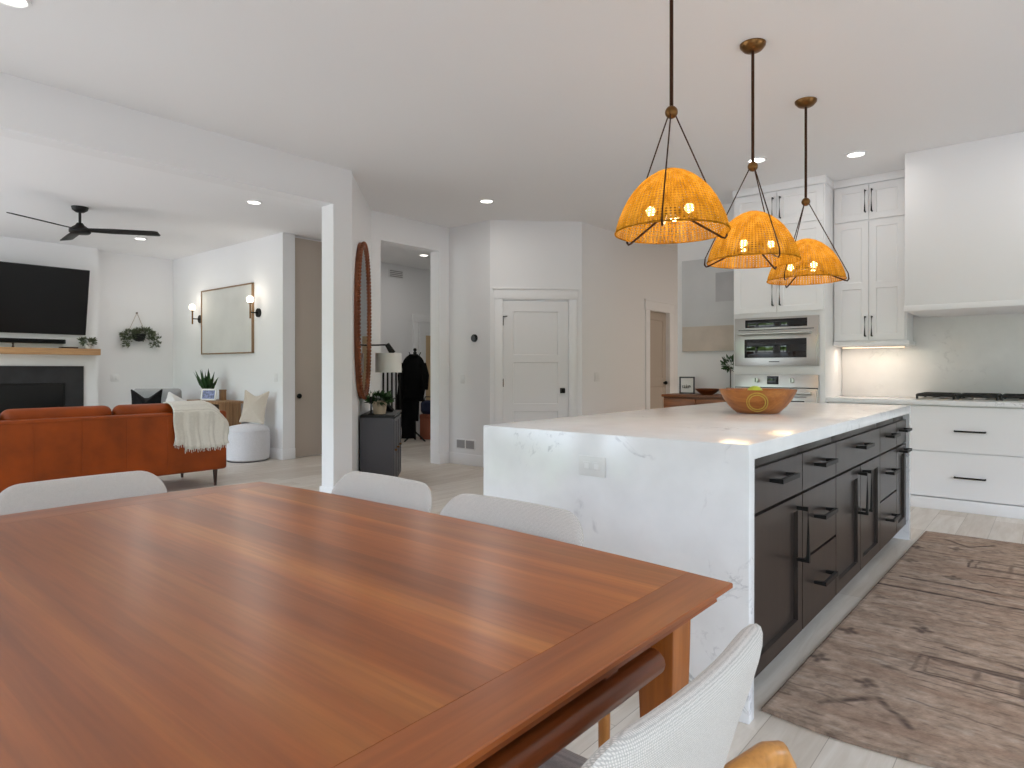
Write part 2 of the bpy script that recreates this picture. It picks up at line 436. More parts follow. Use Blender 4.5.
# passage door (greige, inside the cased opening)
d2 = panel_door(0.62, 2.05, [(0.1, 0.52, 0.2, 0.95), (0.1, 0.52, 1.07, 1.93)]).done('door_2', 'greige', loc=(HX - 0.09, 8.41, 0), rot=(0, 0, PI / 2))
d2['kind'] = 'structure'
G().sph((0.55, -0.075, 1.0), 0.028).cyl((0.55, -0.04, 1.0), (0.55, -0.075, 1.0), 0.012).done('door_handle', 'blackmetal', d2)

# diagonal pantry wall: local x runs along the wall, local -y faces the room
PA = Vector((-5.291, 5.889)); PB = Vector((HX, 6.691)); PL = (PB - PA).length
pr = math.atan2(PB.y - PA.y, PB.x - PA.x)
def pant(g, name, mat, **k):
    o = st(g, name, mat, **k); o.location = (PA.x, PA.y, 0); o.rotation_euler = (0, 0, pr); return o
D0, D1 = 0.155, 0.965
pant(G().box(0, D0, 0, 0.14, 0, CEIL), 'wall_pantry_left', 'wall', smooth=False)
pant(G().box(D1, PL, 0, 0.14, 0, CEIL), 'wall_pantry_right', 'wall', smooth=False)
pant(G().box(D0, D1, 0, 0.14, 2.045, CEIL), 'wall_pantry_lintel', 'wall', smooth=False)
pant(G().box(D0 - 0.10, D0, -0.02, 0, 0, 2.06, 0.003), 'trim_5', 'trim')
pant(G().box(D1, D1 + 0.10, -0.02, 0, 0, 2.06, 0.003), 'trim_6', 'trim')
pant(G().box(D0 - 0.11, D1 + 0.11, -0.024, 0, 2.06, 2.175, 0.003), 'trim_7', 'trim')
pant(G().box(D0 - 0.125, D1 + 0.125, -0.036, 0, 2.175, 2.20, 0.004), 'trim_8', 'trim')
W = D1 - D0 - 0.008
d1 = panel_door(W, 2.03, [(0.125, W - 0.125, 1.37, 1.90), (0.125, W - 0.125, 0.77, 1.28), (0.125, W - 0.125, 0.20, 0.68)], 0.04, 0.010).done('door_1', 'door')
d1['kind'] = 'structure'; d1.rotation_euler = (0, 0, pr)
d1.location = (PA.x + math.cos(pr) * (D0 + 0.004) - math.sin(pr) * 0.042, PA.y + math.sin(pr) * (D0 + 0.004) + math.cos(pr) * 0.042, 0.008)
G().box(W - 0.1, W - 0.04, -0.05, -0.04, 0.90, 0.965, 0.002).cyl((W - 0.07, -0.05, 0.932), (W - 0.07, -0.085, 0.932), 0.011).box(W - 0.095, W - 0.045, -0.105, -0.083, 0.907, 0.957, 0.004).done('door_handle', 'blackmetal', d1)
for z in (1.73, 0.98, 0.24):
    G().cyl((-0.002, -0.046, z), (-0.002, -0.046, z + 0.1), 0.009, n=10).done('hinge', 'blackmetal', d1)
G().tube([(-0.002, -0.05, 1.836), (0.05, -0.07, 1.84)], 0.006, 8).done('door_stop', 'blackmetal', d1)

# thermostat wall, mirror wall and the angled wall
TX = -6.0
wallbox('wall_thermostat', TX - 0.16, PA.x, 5.889, 6.03)
base('baseboard_thermostat', TX, PA.x - 0.01, 5.874, 5.889)
OY0, OY1, OZ = 4.785, 5.715, 2.70
wallbox('wall_opening_right', TX - 0.16, TX, OY1, 5.889)
wallbox('wall_opening_left', TX - 0.16, TX, 4.65, OY0)
wallbox('wall_opening_lintel', TX - 0.16, TX, OY0, OY1, OZ, CEIL)
base('baseboard_opening', TX, TX + 0.015, OY1 + 0.002, 5.874)
DW0 = Vector((-4.95, 3.6)); DL = 1.485
def diag(s, n, z=0.0):
    """point on the angled wall: s along it, n out from it"""
    return (DW0.x - s * 0.7071 + n * 0.7071, DW0.y + s * 0.7071 + n * 0.7071, z)
dwr = math.atan2(-0.7071, 0.7071)          # local +x runs back toward the pillar, local -y into the wall
DR = 3 * PI / 4                             # local +x runs away from pillar, local -y out into the room
o = st(G().box(0, DL, 0, 0.14, 0, CEIL), 'wall_angled', 'wall', smooth=False); o.location = (DW0.x, DW0.y, 0); o.rotation_euler = (0, 0, DR)
o = st(G().box(0.0, DL, -0.015, 0, 0, 0.14, 0.003), 'baseboard_angled', 'trim'); o.location = (DW0.x, DW0.y, 0); o.rotation_euler = (0, 0, DR)
PX = -4.95
wallbox('wall_pillar', PX - 0.18, PX, 3.42, 3.62)
st(G().box(PX - 0.195, PX + 0.015, 3.405, 3.62, 0, 0.14, 0.003), 'baseboard_pillar', 'trim')
wallbox('wall_header', PX - 0.18, PX, -2.45, 3.42, 2.68, CEIL)

# living room shell
LY = 4.65
wallbox('wall_living_back', -11.4, -7.87, LY, LY + 0.18)
base('baseboard_living_back', -11.25, -7.86, LY - 0.015, LY)
base('baseboard_living_end', -7.87, -7.855, LY - 0.015, LY + 0.18)
wallbox('wall_living_left', -11.4, -11.25, -2.5, LY)
wallbox('wall_corridor', -8.05, -7.95, LY + 0.18, 5.6)
base('baseboard_corridor', -7.95, -7.936, LY + 0.19, 5.6)
wallbox('wall_entry_left', -8.95, -8.8, 5.6, 9.6)
wallbox('wall_entry_return', -8.8, -8.05, 5.5, 5.6)
wallbox('wall_entry_end', -8.8, -6.1, 9.45, 9.6)
wallbox('wall_entry_right', -6.3, -6.15, 6.03, 9.45)
wallbox('wall_fireplace', -11.25, -11.05, 0.9, 3.48)
d3 = G().box(0, 0.03, 0, 0.70, 0, 2.98, 0.002).done('door_3', 'greige', loc=(-7.95, LY + 0.20, 0.01)); d3['kind'] = 'structure'  # one even greige, darker than the walls
G().cyl((0.03, 0.05, 0.83), (0.06, 0.05, 0.83), 0.012).sph((0.075, 0.05, 0.83), 0.035).done('door_handle', 'blackmetal', d3)

# far side: outer walls with the windows that light the rooms
FILL_RWIN = [(-1.0, 0.4), (2.9, 4.7)]  # right wall windows are unseen, added to light the kitchen from the side
ys_ = [-2.5, -1.0, 0.4, 2.9, 4.7, 7.2]
for i in range(0, 6, 2): wallbox('wall_right_pier_%s' % 'abc'[i // 2], 2.85, 3.0, ys_[i], ys_[i + 1])
for i, (a, b) in enumerate(FILL_RWIN):
    wallbox('wall_right_lintel_%s' % 'ab'[i], 2.85, 3.0, a, b, 2.4, CEIL); wallbox('wall_right_sill_%s' % 'ab'[i], 2.85, 3.0, a, b, 0, 0.5)
    w_ = (G().box(2.9, 2.95, a, b, 0.5, 0.56).box(2.9, 2.95, a, b, 2.34, 2.4).box(2.9, 2.95, a, a + 0.06, 0.5, 2.4)
          .box(2.9, 2.95, b - 0.06, b, 0.5, 2.4).box(2.9, 2.95, (a + b) / 2 - 0.03, (a + b) / 2 + 0.03, 0.5, 2.4))
    st(w_, 'window_%d' % (i + 5), 'black')
wins = [(-10.9, -8.1), (-7.8, -5.2), (-4.3, -3.4), (0.5, 2.0)]
RY = -2.45
edges_ = [-11.4] + [v for w_ in wins for v in w_] + [3.0]
for i in range(0, len(edges_), 2):
    wallbox('wall_rear_pier_%s' % 'abcde'[i // 2], edges_[i], edges_[i + 1], RY - 0.15, RY)
wallbox('wall_rear_lintel', -11.4, 3.0, RY - 0.15, RY - 0.001, 2.62, CEIL)
for i, (a, b) in enumerate(wins):
    wallbox('wall_rear_sill_%s' % 'abcd'[i], a, b, RY - 0.15, RY, 0, 0.12)
    w_ = (G().box(a, b, RY - 0.1, RY - 0.05, 0.12, 0.18).box(a, b, RY - 0.1, RY - 0.05, 2.56, 2.62).box(a, a + 0.06, RY - 0.1, RY - 0.05, 0.12, 2.62)
          .box(b - 0.06, b, RY - 0.1, RY - 0.05, 0.12, 2.62).box((a + b) / 2 - 0.03, (a + b) / 2 + 0.03, RY - 0.1, RY - 0.05, 0.12, 2.62))
    st(w_, 'window_%d' % (i + 1), 'black')

# ------------------------------------------------------------------ cabinets
def fronts(root, specs, mat, hmat='blackmetal', sq=False, t=0.02):
    zg = 0.012 if sq else 0.004
    for f in specs:
        x0, x1, z0, z1 = f['r']; xg = 0.009 if sq else 0.005; w, h = x1 - x0 - xg, z1 - z0 - zg; m = 0.058
        if f.get('flat'): g = panel_door(w, h, [], t)
        elif 'mid' in f: g = panel_door(w, h, [(m, w - m, m, f['mid'] - z0 - m / 2), (m, w - m, f['mid'] - z0 + m / 2, h - m)], t, 0.009)
        else: g = panel_door(w, h, [(m, w - m, m, h - m)], t, f.get('depth', 0.009), 0.002 if sq else 0.004)
        o = g.done(f['n'], mat, root, loc=(x0 + xg / 2, 0, z0 + zg / 2))
        for hx, hz, L, vert in f.get('h', []):
            bar_handle(L, 0.009 if sq else 0.0075, 0.044 if sq else 0.032, vert, sq).done('handle', 'black' if sq else hmat, o, smooth=not sq, loc=(hx - x0 - xg / 2, -t, hz - z0 - zg / 2))

def carcass(name, label, cat, loc, rz, w, d, z0, z1, mat, specs, fmat=None, toe=0.0, group=None, sq=False):
    r = thing(name, label, cat, loc, rz, group)
    G().box(0.001, w - 0.001, 0, d, z0, z1, 0.001).done('body', mat, r)
    if toe: G().box(0.001, w - 0.001, toe, toe + 0.02, 0.0, z0).done('toe_kick', mat, r)
    fronts(r, specs, fmat or mat, sq=sq)
    return r

# --- island
ISZ = 0.945; IX0, IX1, IY0, IY1 = -2.012, -0.797, 2.193, 5.34; FX = -0.836
wt = G()
prof = [(IY0, 0.0), (IY0, ISZ), (IY1, ISZ), (IY1, 0.0), (IY1 - 0.05, 0.0), (IY1 - 0.05, ISZ - 0.05), (IY0 + 0.05, ISZ - 0.05), (IY0 + 0.05, 0.0)]
wt.prism(prof, 0, IX1 - IX0, 0.003, Matrix(((0, 0, 1, IX0), (1, 0, 0, 0), (0, 1, 0, 0), (0, 0, 0, 1))))
tag(wt.done('island_worktop', 'quartz'), 'white veined quartz island worktop folding down to the floor at both ends', 'worktop')
cols = [2.247, 2.861, 3.397, 4.41, 4.93, 5.288]
HZ = (0.107, 0.686, 0.855)
def isl(i, label, specs):
    return carcass('island_cabinet', label, 'cabinet', (FX, cols[i], 0), PI / 2, cols[i + 1] - cols[i], 0.62, 0.10, ISZ - 0.052, 'espresso', specs, toe=0.09, group='dark cabinet units under the island worktop', sq=True)
def wd(i): return cols[i + 1] - cols[i]
w0 = wd(0)
isl(0, 'dark island cabinet nearest the dining table, one drawer above one tall door',
    [dict(n='drawer', r=(0, w0, HZ[1], HZ[2]), flat=1, h=[(w0 / 2, 0.79, 0.19, False)]),
     dict(n='door', r=(0, w0, HZ[0], HZ[1]), depth=0.017, h=[(w0 - 0.075, 0.53, 0.21, True)])])
for i, lb in ((1, 'dark three drawer island cabinet between the single door unit and the double door unit'), (3, 'dark narrow three drawer island cabinet between the double doors and the far end unit')):
    w1 = wd(i)
    isl(i, lb, [dict(n='drawer', r=(0, w1, a, b), flat=1, h=[(w1 / 2, (a + b) / 2 + 0.015, 0.19, False)]) for a, b in ((HZ[1], HZ[2]), (0.402, HZ[1]), (HZ[0], 0.402))])
w2 = wd(2)
isl(2, 'widest dark island cabinet with one long drawer over a pair of doors',
    [dict(n='drawer', r=(0, w2, HZ[1], HZ[2]), flat=1, h=[(w2 / 2, 0.79, 0.19, False)])] +
    [dict(n='door', r=(a, b, HZ[0], HZ[1]), depth=0.017, h=[(hx, 0.54, 0.21, True)]) for a, b, hx in ((0, w2 / 2, w2 / 2 - 0.05), (w2 / 2, w2, w2 / 2 + 0.05))])
w4 = wd(4)
isl(4, 'dark island cabinet at the end facing the cooktop, drawer over a pull out front',
    [dict(n='drawer', r=(0, w4, HZ[1], HZ[2]), flat=1, h=[(w4 / 2, 0.79, 0.17, False)]),
     dict(n='door', r=(0, w4, HZ[0], HZ[1]), depth=0.017, h=[(w4 / 2, 0.65, 0.17, False)])])
bp = G().box(-1.50, -1.47, IY0 + 0.055, IY1 - 0.055, 0.0, ISZ - 0.055).done('island_back_panel', 'espresso')
tag(bp, 'dark panel closing the seating side of the island under the worktop', 'panel')

t = thing('outlet', 'white double outlet plate on the marble end of the island', 'outlet', (-1.42, IY0, 0.815))
G().box(-0.062, 0.062, -0.007, 0.0, -0.04, 0.04, 0.003).done('cover_plate', 'plastic', t)
for dx in (-0.023, 0.023):
    s_ = G().box(dx - 0.017, dx + 0.017, -0.010, -0.007, -0.017, 0.017, 0.002).done('socket', 'plastic', t)
    G().box(dx - 0.010, dx + 0.010, -0.0107, -0.0100, -0.010, 0.010, 0.0).done('socket_face', 'trim', s_)

# --- oven tower
t = thing('oven_tower', 'tall white cabinet tower housing the wall ovens, four doors above', 'cabinet', (-2.54, 6.56, 0))
TW = 0.87
G().box(0, TW, 0, 0.62, 0.0, 2.95, 0.002).done('body', 'cabinet', t)
G().box(-0.0, TW + 0.012, -0.035, 0.62, 2.95, CEIL, 0.004).done('crown_trim', 'cabinet', t)
fs = []
for a, b, hx in ((0.01, TW / 2, TW / 2 - 0.035), (TW / 2, TW - 0.01, TW / 2 + 0.035)):
    fs.append(dict(n='door', r=(a, b, 2.61, 2.94), h=[(hx, 2.78, 0.20, True)]))
    fs.append(dict(n='door', r=(a, b, 1.76, 2.60), h=[(hx, 1.94, 0.22, True)]))
fs.append(dict(n='drawer', r=(0.01, TW - 0.01, 0.12, 0.52), flat=1, h=[(TW / 2, 0.42, 0.22, False)]))
fronts(t, fs, 'cabinet')

def oven(name, label, cat, z0, z1, ctrl, win, hz):
    r = thing(name, label, cat, (-2.52, 6.56, 0)); w = 0.80
    G().box(0, w, -0.028, 0.5, z0, z1, 0.003).done('body', 'steel', r)
    G().box(0.012, w - 0.012, -0.05, -0.028, z0 + 0.012, ctrl[0] - 0.012, 0.004).done('door', 'steel', r)
    d = r.children[-1]
    G().box(win[0], win[1], -0.0525, -0.049, win[2], win[3], 0.001).done('window', 'gloss', d)
    h = G().tube([(0.06, -0.05, hz), (0.06, -0.095, hz), (w - 0.06, -0.095, hz), (w - 0.06, -0.05, hz)], 0.011, 10)
    h.done('handle', 'steel', d)
    return r, w
r, w = oven('microwave_oven', 'stainless built-in microwave in the white tower, above the lower oven', 'microwave', 1.235, 1.715, (1.60, 1.70), (0.11, 0.70, 1.315, 1.50), 1.555)
G().box(0.11, 0.70, -0.0305, -0.027, 1.615, 1.695, 0.001).done('control_panel', 'gloss', r)
G().box(0.04, w - 0.04, -0.0295, -0.027, 1.585, 1.596).done('door_gap', 'black', r)
G().box(0.35, 0.45, -0.0515, -0.049, 1.272, 1.281).done('badge', 'charcoal', r)
r, w = oven('wall_oven', 'stainless wall oven with two knobs, below the microwave', 'oven', 0.55, 1.15, (1.03, 1.13), (0.12, 0.68, 0.66, 0.90), 0.975)
G().box(0.325, 0.435, -0.0305, -0.027, 1.055, 1.135, 0.001).done('display', 'gloss', r)
for x in (0.22, 0.56):
    k = G().cyl((x, -0.028, 1.095), (x, -0.058, 1.095), 0.026, 0.023).done('knob', 'steel', r)
    G().box(x - 0.004, x + 0.004, -0.062, -0.056, 1.075, 1.117, 0.001).done('pointer', 'black', k)
G().box(0.005, w - 0.005, -0.0295, -0.027, 1.012, 1.026).done('door_gap', 'black', r)
for z in (0.93, 0.615):
    G().box(0.10, 0.70, -0.0515, -0.049, z, z + 0.012).done('trim_strip', 'vent', r)

# --- upper cabinet
UW = 0.615
t = thing('upper_cabinet', 'white wall cabinet with four shaker doors between oven tower and hood', 'cabinet', (-1.665, 6.85, 0))
G().box(0, UW, 0, 0.35, 1.43, 2.95, 0.002).done('body', 'cabinet', t)
G().box(0, UW, -0.03, 0.35, 2.95, CEIL, 0.004).done('crown_trim', 'cabinet', t)
G().box(0, UW + 0.02, -0.024, 0.35, 1.425, 1.465, 0.003).done('light_rail', 'cabinet', t)
fs = []
for a, b, hx in ((0.012, UW / 2, UW / 2 - 0.028), (UW / 2, UW - 0.012, UW / 2 + 0.028)):
    fs.append(dict(n='door', r=(a, b, 2.61, 2.94), h=[(hx, 2.785, 0.2, True)]))
    fs.append(dict(n='door', r=(a, b, 1.475, 2.60), mid=1.99, h=[(hx, 1.605, 0.18, True)]))
fronts(t, fs, 'cabinet')
t = thing('under_cabinet_light', 'warm strip light under the white wall cabinet beside the hood', 'light', (-1.62, 6.95, 1.425))
G().box(0, 0.54, 0, 0.03, -0.014, 0, 0.002).done('housing', 'plastic', t)
G().box(0.01, 0.53, 0.004, 0.026, -0.017, -0.014).done('diffuser', 'strip', t)

# --- hood, back counter, cooktop
g = G().box(-0.985, -0.02, 6.32, 7.2, 1.73, CEIL, 0.004)
g.box(-0.99, -0.015, 6.315, 7.2, 1.69, 1.735, 0.003)
tag(g.done('range_hood', 'wall'), 'smooth white plaster range hood box above the cooktop', 'hood')
CZ = 0.935
g = G().box(-1.668, 0.83, 6.585, 7.2, CZ - 0.04, CZ, 0.003)
tag(g.done('kitchen_worktop', 'quartz'), 'white quartz worktop along the back wall under the hood', 'worktop')
g = G().box(-1.668, 0.83, 7.18, 7.199, CZ + 0.001, 1.70, 0.001)
tag(g.done('backsplash', 'splash'), 'pale veined stone backsplash behind the cooktop', 'backsplash')
def base_unit(x0, x1, label):
    w = x1 - x0
    return carcass('base_cabinet', label, 'cabinet', (x0, 6.64, 0), 0, w, 0.54, 0.10, CZ - 0.042, 'cabinet',
        [dict(n='drawer', r=(0, w, 0.50, 0.885), flat=1, h=[(w / 2, 0.68, 0.21, False)]), dict(n='drawer', r=(0, w, 0.107, 0.495), flat=1, h=[(w / 2, 0.29, 0.21, False)])], group='white drawer units under the back worktop')
for x0, x1, lb in ((-1.668, -1.02, 'white drawer unit beside the oven tower, mostly behind the island'), (-1.02, -0.10, 'white two drawer unit directly under the cooktop'), (-0.10, 0.82, 'white two drawer unit at the outer end of the back worktop')):
    b_ = base_unit(x0, x1, lb)
    G().box(0.0, x1 - x0, -0.028, 0.0, 0.0, 0.098, 0.003).done('plinth', 'cabinet', b_)
t = thing('gas_cooktop', 'gas cooktop with black iron grates set in the back worktop', 'cooktop', (-0.965, 6.66, CZ))
G().box(0, 0.90, 0, 0.50, 0.0, 0.008, 0.003).done('tray', 'steel', t)
for i in range(3):
    x = 0.006 + i * 0.297; w = 0.293; gr = G()
    gr.tube([(x + .012, .02, .042), (x + w - .012, .02, .042), (x + w - .012, .48, .042), (x + .012, .48, .042)], 0.009, 6, closed=True)
    for fx in (0.33, 0.67): gr.tube([(x + w * fx, .02, .042), (x + w * fx, .48, .042)], 0.008, 6)
    for fy in (.14, .25, .36): gr.tube([(x + .012, fy, .042), (x + w - .012, fy, .042)], 0.008, 6)
    for cx in (x + .012, x + w - .012):
        for cy in (.02, .48): gr.cyl((cx, cy, .006), (cx, cy, .044), 0.010, n=8)
    gr.done('grate', 'iron', t)
for bx, by, br in ((.15, .13, .04), (.15, .37, .032), (.45, .25, .055), (.75, .13, .032), (.75, .37, .04)):
    b_ = G().cyl((bx, by, .008), (bx, by, .022), br, br * .9).done('burner', 'steel', t)
    G().cyl((bx, by, .022), (bx, by, .030), br * .75, br * .7).done('burner_cap', 'iron', b_)

# ------------------------------------------------------------------ dining table
TC = (-1.457, 0.72)
t = thing('dining_table', 'large cherry dining table with breadboard ends and bowed edges', 'table', (TC[0], TC[1], 0))
XL, XR = -2.40 - TC[0], -0.513 - TC[0]; HW = 0.605; BOW = 0.05
SB = -0.6135 - TC[0]; SL = -SB
def edge_y(x, ins=0.0):
    u = max(-1, min(1, x / XR)); return HW - ins - BOW * u * u + 0.045
def strip(x0, x1, ins, n=18):
    xs = [x0 + (x1 - x0) * i / n for i in range(n + 1)]
    return [(x, -edge_y(x, ins)) for x in xs] + [(x, edge_y(x, ins)) for x in xs[::-1]]
def slab(x0, x1, ins, z0, z1, b, bowl=0.0, bowr=0.0):
    p = strip(x0, x1, ins)
    if bowl:
        k = 10; ya = edge_y(x0, ins)
        p += [(x0 - bowl * (1 - (i / k) ** 2), ya * i / k * 1.0) for i in [k - 0.5 - j for j in range(0, 0)]]
        pts = [(x0 - bowl * (1 - ((2 * i / k) - 1) ** 2), ya - 2 * ya * i / k) for i in range(1, k)]
        p += pts
    return G().prism(p, z0, z1, b)
def layered(x0, x1, layers, n=18, bowl=0.0):
    g = G(); rings = []
    for z, ia, ib, iy in layers:
        xa, xb = x0 + ia, x1 - ib; xs = [xa + (xb - xa) * i / n for i in range(n + 1)]
        p = [(x, -edge_y(x, iy)) for x in xs] + [(x, edge_y(x, iy)) for x in xs[::-1]]
        ya = edge_y(xa, iy)
        if bowl: p += [(xa - bowl * (1 - ((2 * i / 10) - 1) ** 2), ya - 2 * ya * i / 10) for i in range(1, 10)]
        rings.append([g.bm.verts.new((x, y, z)) for x, y in p])
    for A, B in zip(rings, rings[1:]):
        for i in range(len(A)): g.bm.faces.new((A[i], A[(i + 1) % len(A)], B[(i + 1) % len(A)], B[i]))
    g.bm.faces.new(rings[0]); g.bm.faces.new(rings[-1][::-1])
    return g
LT = lambda a, b: [(0.76, a * .002, b * .002, .002), (0.758, 0, 0, 0), (0.750, 0, 0, 0), (0.730, a * .034, b * .034, .034)]
layered(SL + 0.0008, SB - 0.0008, LT(0, 0)).done('tabletop', 'cherry', t, angle=20)
layered(SB, XR, LT(0, 1), 6).done('breadboard_end', 'cherryY', t, angle=20)
layered(XL, SL, LT(1, 0), 6, 0.05).done('breadboard_end', 'cherryY', t, angle=20)
layered(XL, XR, [(0.7299, .026, .026, .026), (0.722, .024, .024, .024), (0.712, .036, .036, .036)]).done('edge_moulding', 'cherryD', t, angle=20)
for sx in (-1, 1):
    ax = sx * (XR - 0.125)
    G().box(ax - 0.012, ax + 0.012, -0.47, 0.47, 0.60, 0.713, 0.003).done('apron', 'cherryD', t)
    for sy in (-1, 1):
        lx, ly = sx * (XR - 0.105), sy * 0.50
        poly = lambda a: [(lx - a, ly - a), (lx + a, ly - a), (lx + a, ly + a), (lx - a, ly + a)]
        gl = G(); 
        top = [gl.bm.verts.new((x, y, 0.713)) for x, y in poly(0.042)]; mid = [gl.bm.verts.new((x, y, 0.60)) for x, y in poly(0.040)]
        bot = [gl.bm.verts.new((x, y, 0.0)) for x, y in poly(0.022)]
        for A, B in ((top, mid), (mid, bot)):
            for i in range(4): gl.bm.faces.new((A[i], A[(i + 1) % 4], B[(i + 1) % 4], B[i]))
        gl.bm.faces.new(top[::-1]); gl.bm.faces.new(bot)
        gl._bev(top + mid + bot, 0.005); gl.done('leg', 'legwood', t)
    # rounded extension rail slung below the table end
    rx = sx * (XR - 0.045)
    pr_ = [(0.026 * math.cos(a), 0.024 * math.sin(a)) for a in [2 * PI * i / 14 for i in range(14)]]
    G().prism(pr_, -0.34, 0.34, 0.003, Matrix(((1, 0, 0, rx), (0, 0, 1, 0), (0, 1, 0, 0.676), (0, 0, 0, 1)))).done('rail', 'cherryD', t)
    for y in (-0.2, 0.2): G().box(min(rx, ax), max(rx, ax), y - 0.02, y + 0.02, 0.668, 0.7125, 0.002).done('rail_bracket', 'cherryD', t)
for sy in (-1, 1):
    G().box(-XR + 0.15, XR - 0.15, sy * 0.50 - 0.012, sy * 0.50 + 0.012, 0.62, 0.713, 0.003).done('apron', 'cherry', t)

# ------------------------------------------------------------------ dining chairs (local +y is the front)
def make_chair(label, loc, rz):
    r = thing('dining_chair', label, 'chair', loc, rz, 'oatmeal dining chairs around the cherry table')
    Mx = Matrix.Translation((0, 0, 0.625))
    def wb(x, y, z):
        zz = max(0.0, z + 0.195)
        return (x * (0.93 + 0.07 * min(1, zz / 0.3)), y - 0.175 - 0.085 * (zz / 0.37) ** 1.3 + 1.5 * x * x * (0.55 - 0.3 * zz / 0.37), z)
    G().puff(rrect(0.54, 0.385, (0.09, 0.09, 0.05, 0.05)), 0.055, p=7, q=0.5, rings=10, mat=Mx, warp=wb).done('backrest', 'chairfab', r)
    Ms = Matrix.Translation((0, 0.03, 0.445)) @ Matrix.Rotation(PI / 2, 4, 'X')
    G().puff(rrect(0.50, 0.48, 0.07), 0.085, p=7, q=0.5, rings=8, mat=Ms).done('seat', 'chairfab', r)
    G().box(-0.2, 0.2, -0.16, 0.20, 0.375, 0.405, 0.008).done('seat_frame', 'oakwarm', r)
    for sx in (-1, 1):
        G().tube([(sx * .19, .19, .395), (sx * .215, .215, .2), (sx * .24, .24, 0.0)], [.021, .017, .012], 12).done('leg', 'oakwarm', r)
        P = [(sx * .12, -.19, .555), (sx * .2, -.22, .575), (sx * .262, -.245, .586), (sx * .286, -.255, .582), (sx * .296, -.262, .558), (sx * .294, -.27, .48), (sx * .29, -.28, .25), (sx * .275, -.30, 0.0)]
        G().tube(P, [.017, .019, .020, .020, .020, .019, .016, .012], 14).done('leg', 'oakwarm', r)
    return r
ch = make_chair('oatmeal dining chair at the table end beside the island rug', (-0.60, 0.79, 0), PI / 2)
dup(ch, (-1.212, 1.20, 0), PI, 'oatmeal dining chair on the long side, directly in front of the island')
dup(ch, (-1.84, 1.245, 0), PI, 'oatmeal dining chair on the long side, in front of the white pillar')
dup(ch, (-2.41, 0.79, 0), -PI / 2, 'oatmeal dining chair at the table end in front of the leather sofa')

# ------------------------------------------------------------------ pendants
CR, SR = math.cos(math.radians(40)), math.sin(math.radians(40))
def pendant(loc_y, label, turn):
    r = thing('pendant_lamp', label, 'pendant light', (-1.305, loc_y, 0), math.radians(turn + 40), 'woven rattan pendants over the island')
    G().lathe([(0, 2.975), (0.03, 2.976), (0.05, 2.985), (0.068, 3.005), (0.07, 3.019), (0, 3.019)], n=28).done('canopy', 'brass', r)
    G().cyl((0, 0, 2.34), (0, 0, 2.98), 0.0085, n=12).done('rod', 'brassdark', r)
    G().sph((0, 0, 2.335), 0.028, n=20).done('ball_joint', 'brass', r)
    RZ = 1.805; pf = []
    for u, v in ((0.245, 0), (0.241, .025), (0.229, .065), (0.212, .105), (0.191, .145), (0.165, .183), (0.135, .215), (0.101, .243), (0.065, .264), (0.032, .276), (0.0, .280)): pf.append((u, RZ + v))
    G().lathe(pf, n=64, uv=True).done('shade', 'rattan', r)
    G().lathe([(0.245 + 0.004 * math.cos(a), RZ + 0.004 * math.sin(a)) for a in [2 * PI * i / 8 for i in range(9)]], n=64).done('shade_rim', 'rattan', r)
    for k in range(3):
        a = 2 * PI * k / 3; c, s = math.cos(a), math.sin(a)
        P = [(0.02 * c, 0.02 * s, 2.32), (0.256 * c, 0.256 * s, RZ + 0.03), (0.259 * c, 0.259 * s, RZ - 0.006), (0.25 * c, 0.25 * s, RZ - 0.018), (0.235 * c, 0.235 * s, RZ - 0.014), (0.035 * c, 0.035 * s, RZ + 0.085)]
        G().tube(P, [.0032, .0032, .005, .005, .005, .005], 8).done('arm', 'brassdark', r)
    G().cyl((0, 0, RZ + 0.07), (0, 0, RZ + 0.11), 0.035, 0.03, 16).done('hub', 'brassdark', r)
    for k in range(3):
        a = 2 * PI * (k + 0.5) / 3; c, s = math.cos(a), math.sin(a)
        b = G().cyl((0.03 * c, 0.03 * s, RZ + 0.09), (0.065 * c, 0.065 * s, RZ + 0.09), 0.014, n=12).done('socket', 'brassdark', r)
        G().sph((0.095 * c, 0.095 * s, RZ + 0.09), 0.021, (1, 1, 1), 14).done('bulb', 'bulb', b)
    L = bpy.data.lights.new('pendant_glow', 'POINT'); L.energy = 5.0; L.color = (1.0, 0.78, 0.44); L.shadow_soft_size = 0.09
    lo = bpy.data.objects.new('pendant_glow', L); COL.objects.link(lo); lo.location = (-1.305, loc_y, RZ + 0.10)
pendant(2.65, 'woven rattan dome pendant hanging nearest the dining table', 8)
pendant(3.65, 'woven rattan dome pendant in the middle of the island row', 40)
pendant(4.65, 'woven rattan dome pendant nearest the cooktop wall', -24)

# ------------------------------------------------------------------ things on the island, nook
t = thing('wooden_bowl', 'wide shallow acacia bowl on the island worktop', 'bowl', (-1.352, 3.857, ISZ))
G().lathe([(0, 0.0), (0.108, 0.0), (0.120, 0.005), (0.160, 0.042), (0.192, 0.086), (0.214, 0.132), (0.216, 0.139), (0.208, 0.137), (0.184, 0.090), (0.148, 0.044), (0.104, 0.016), (0, 0.011)], n=56).done('bowl', 'bowlwood', t)
em = G()
for R in (0.044, 0.056):
    th = []
    for i in range(28):
        a = 2 * PI * i / 28; u, v = R * math.cos(a), R * math.sin(a)
        z = 0.070 + v * 0.95; rr = np.interp(z, [0.005, 0.042, 0.086, 0.132], [0.12, 0.16, 0.192, 0.214])
        ph = math.radians(-71) + u / rr
        th.append(((rr + .001) * math.cos(ph), (rr + .001) * math.sin(ph), z))
    em.tube(th, 0.0035, 6, closed=True)
em.done('ring_emblem', flat('pale_emblem', (190, 160, 70), 0.5), t)
t = thing('lime', 'yellow green lime heaped in the wooden bowl', 'fruit', (-1.350, 3.81, ISZ + 0.124))
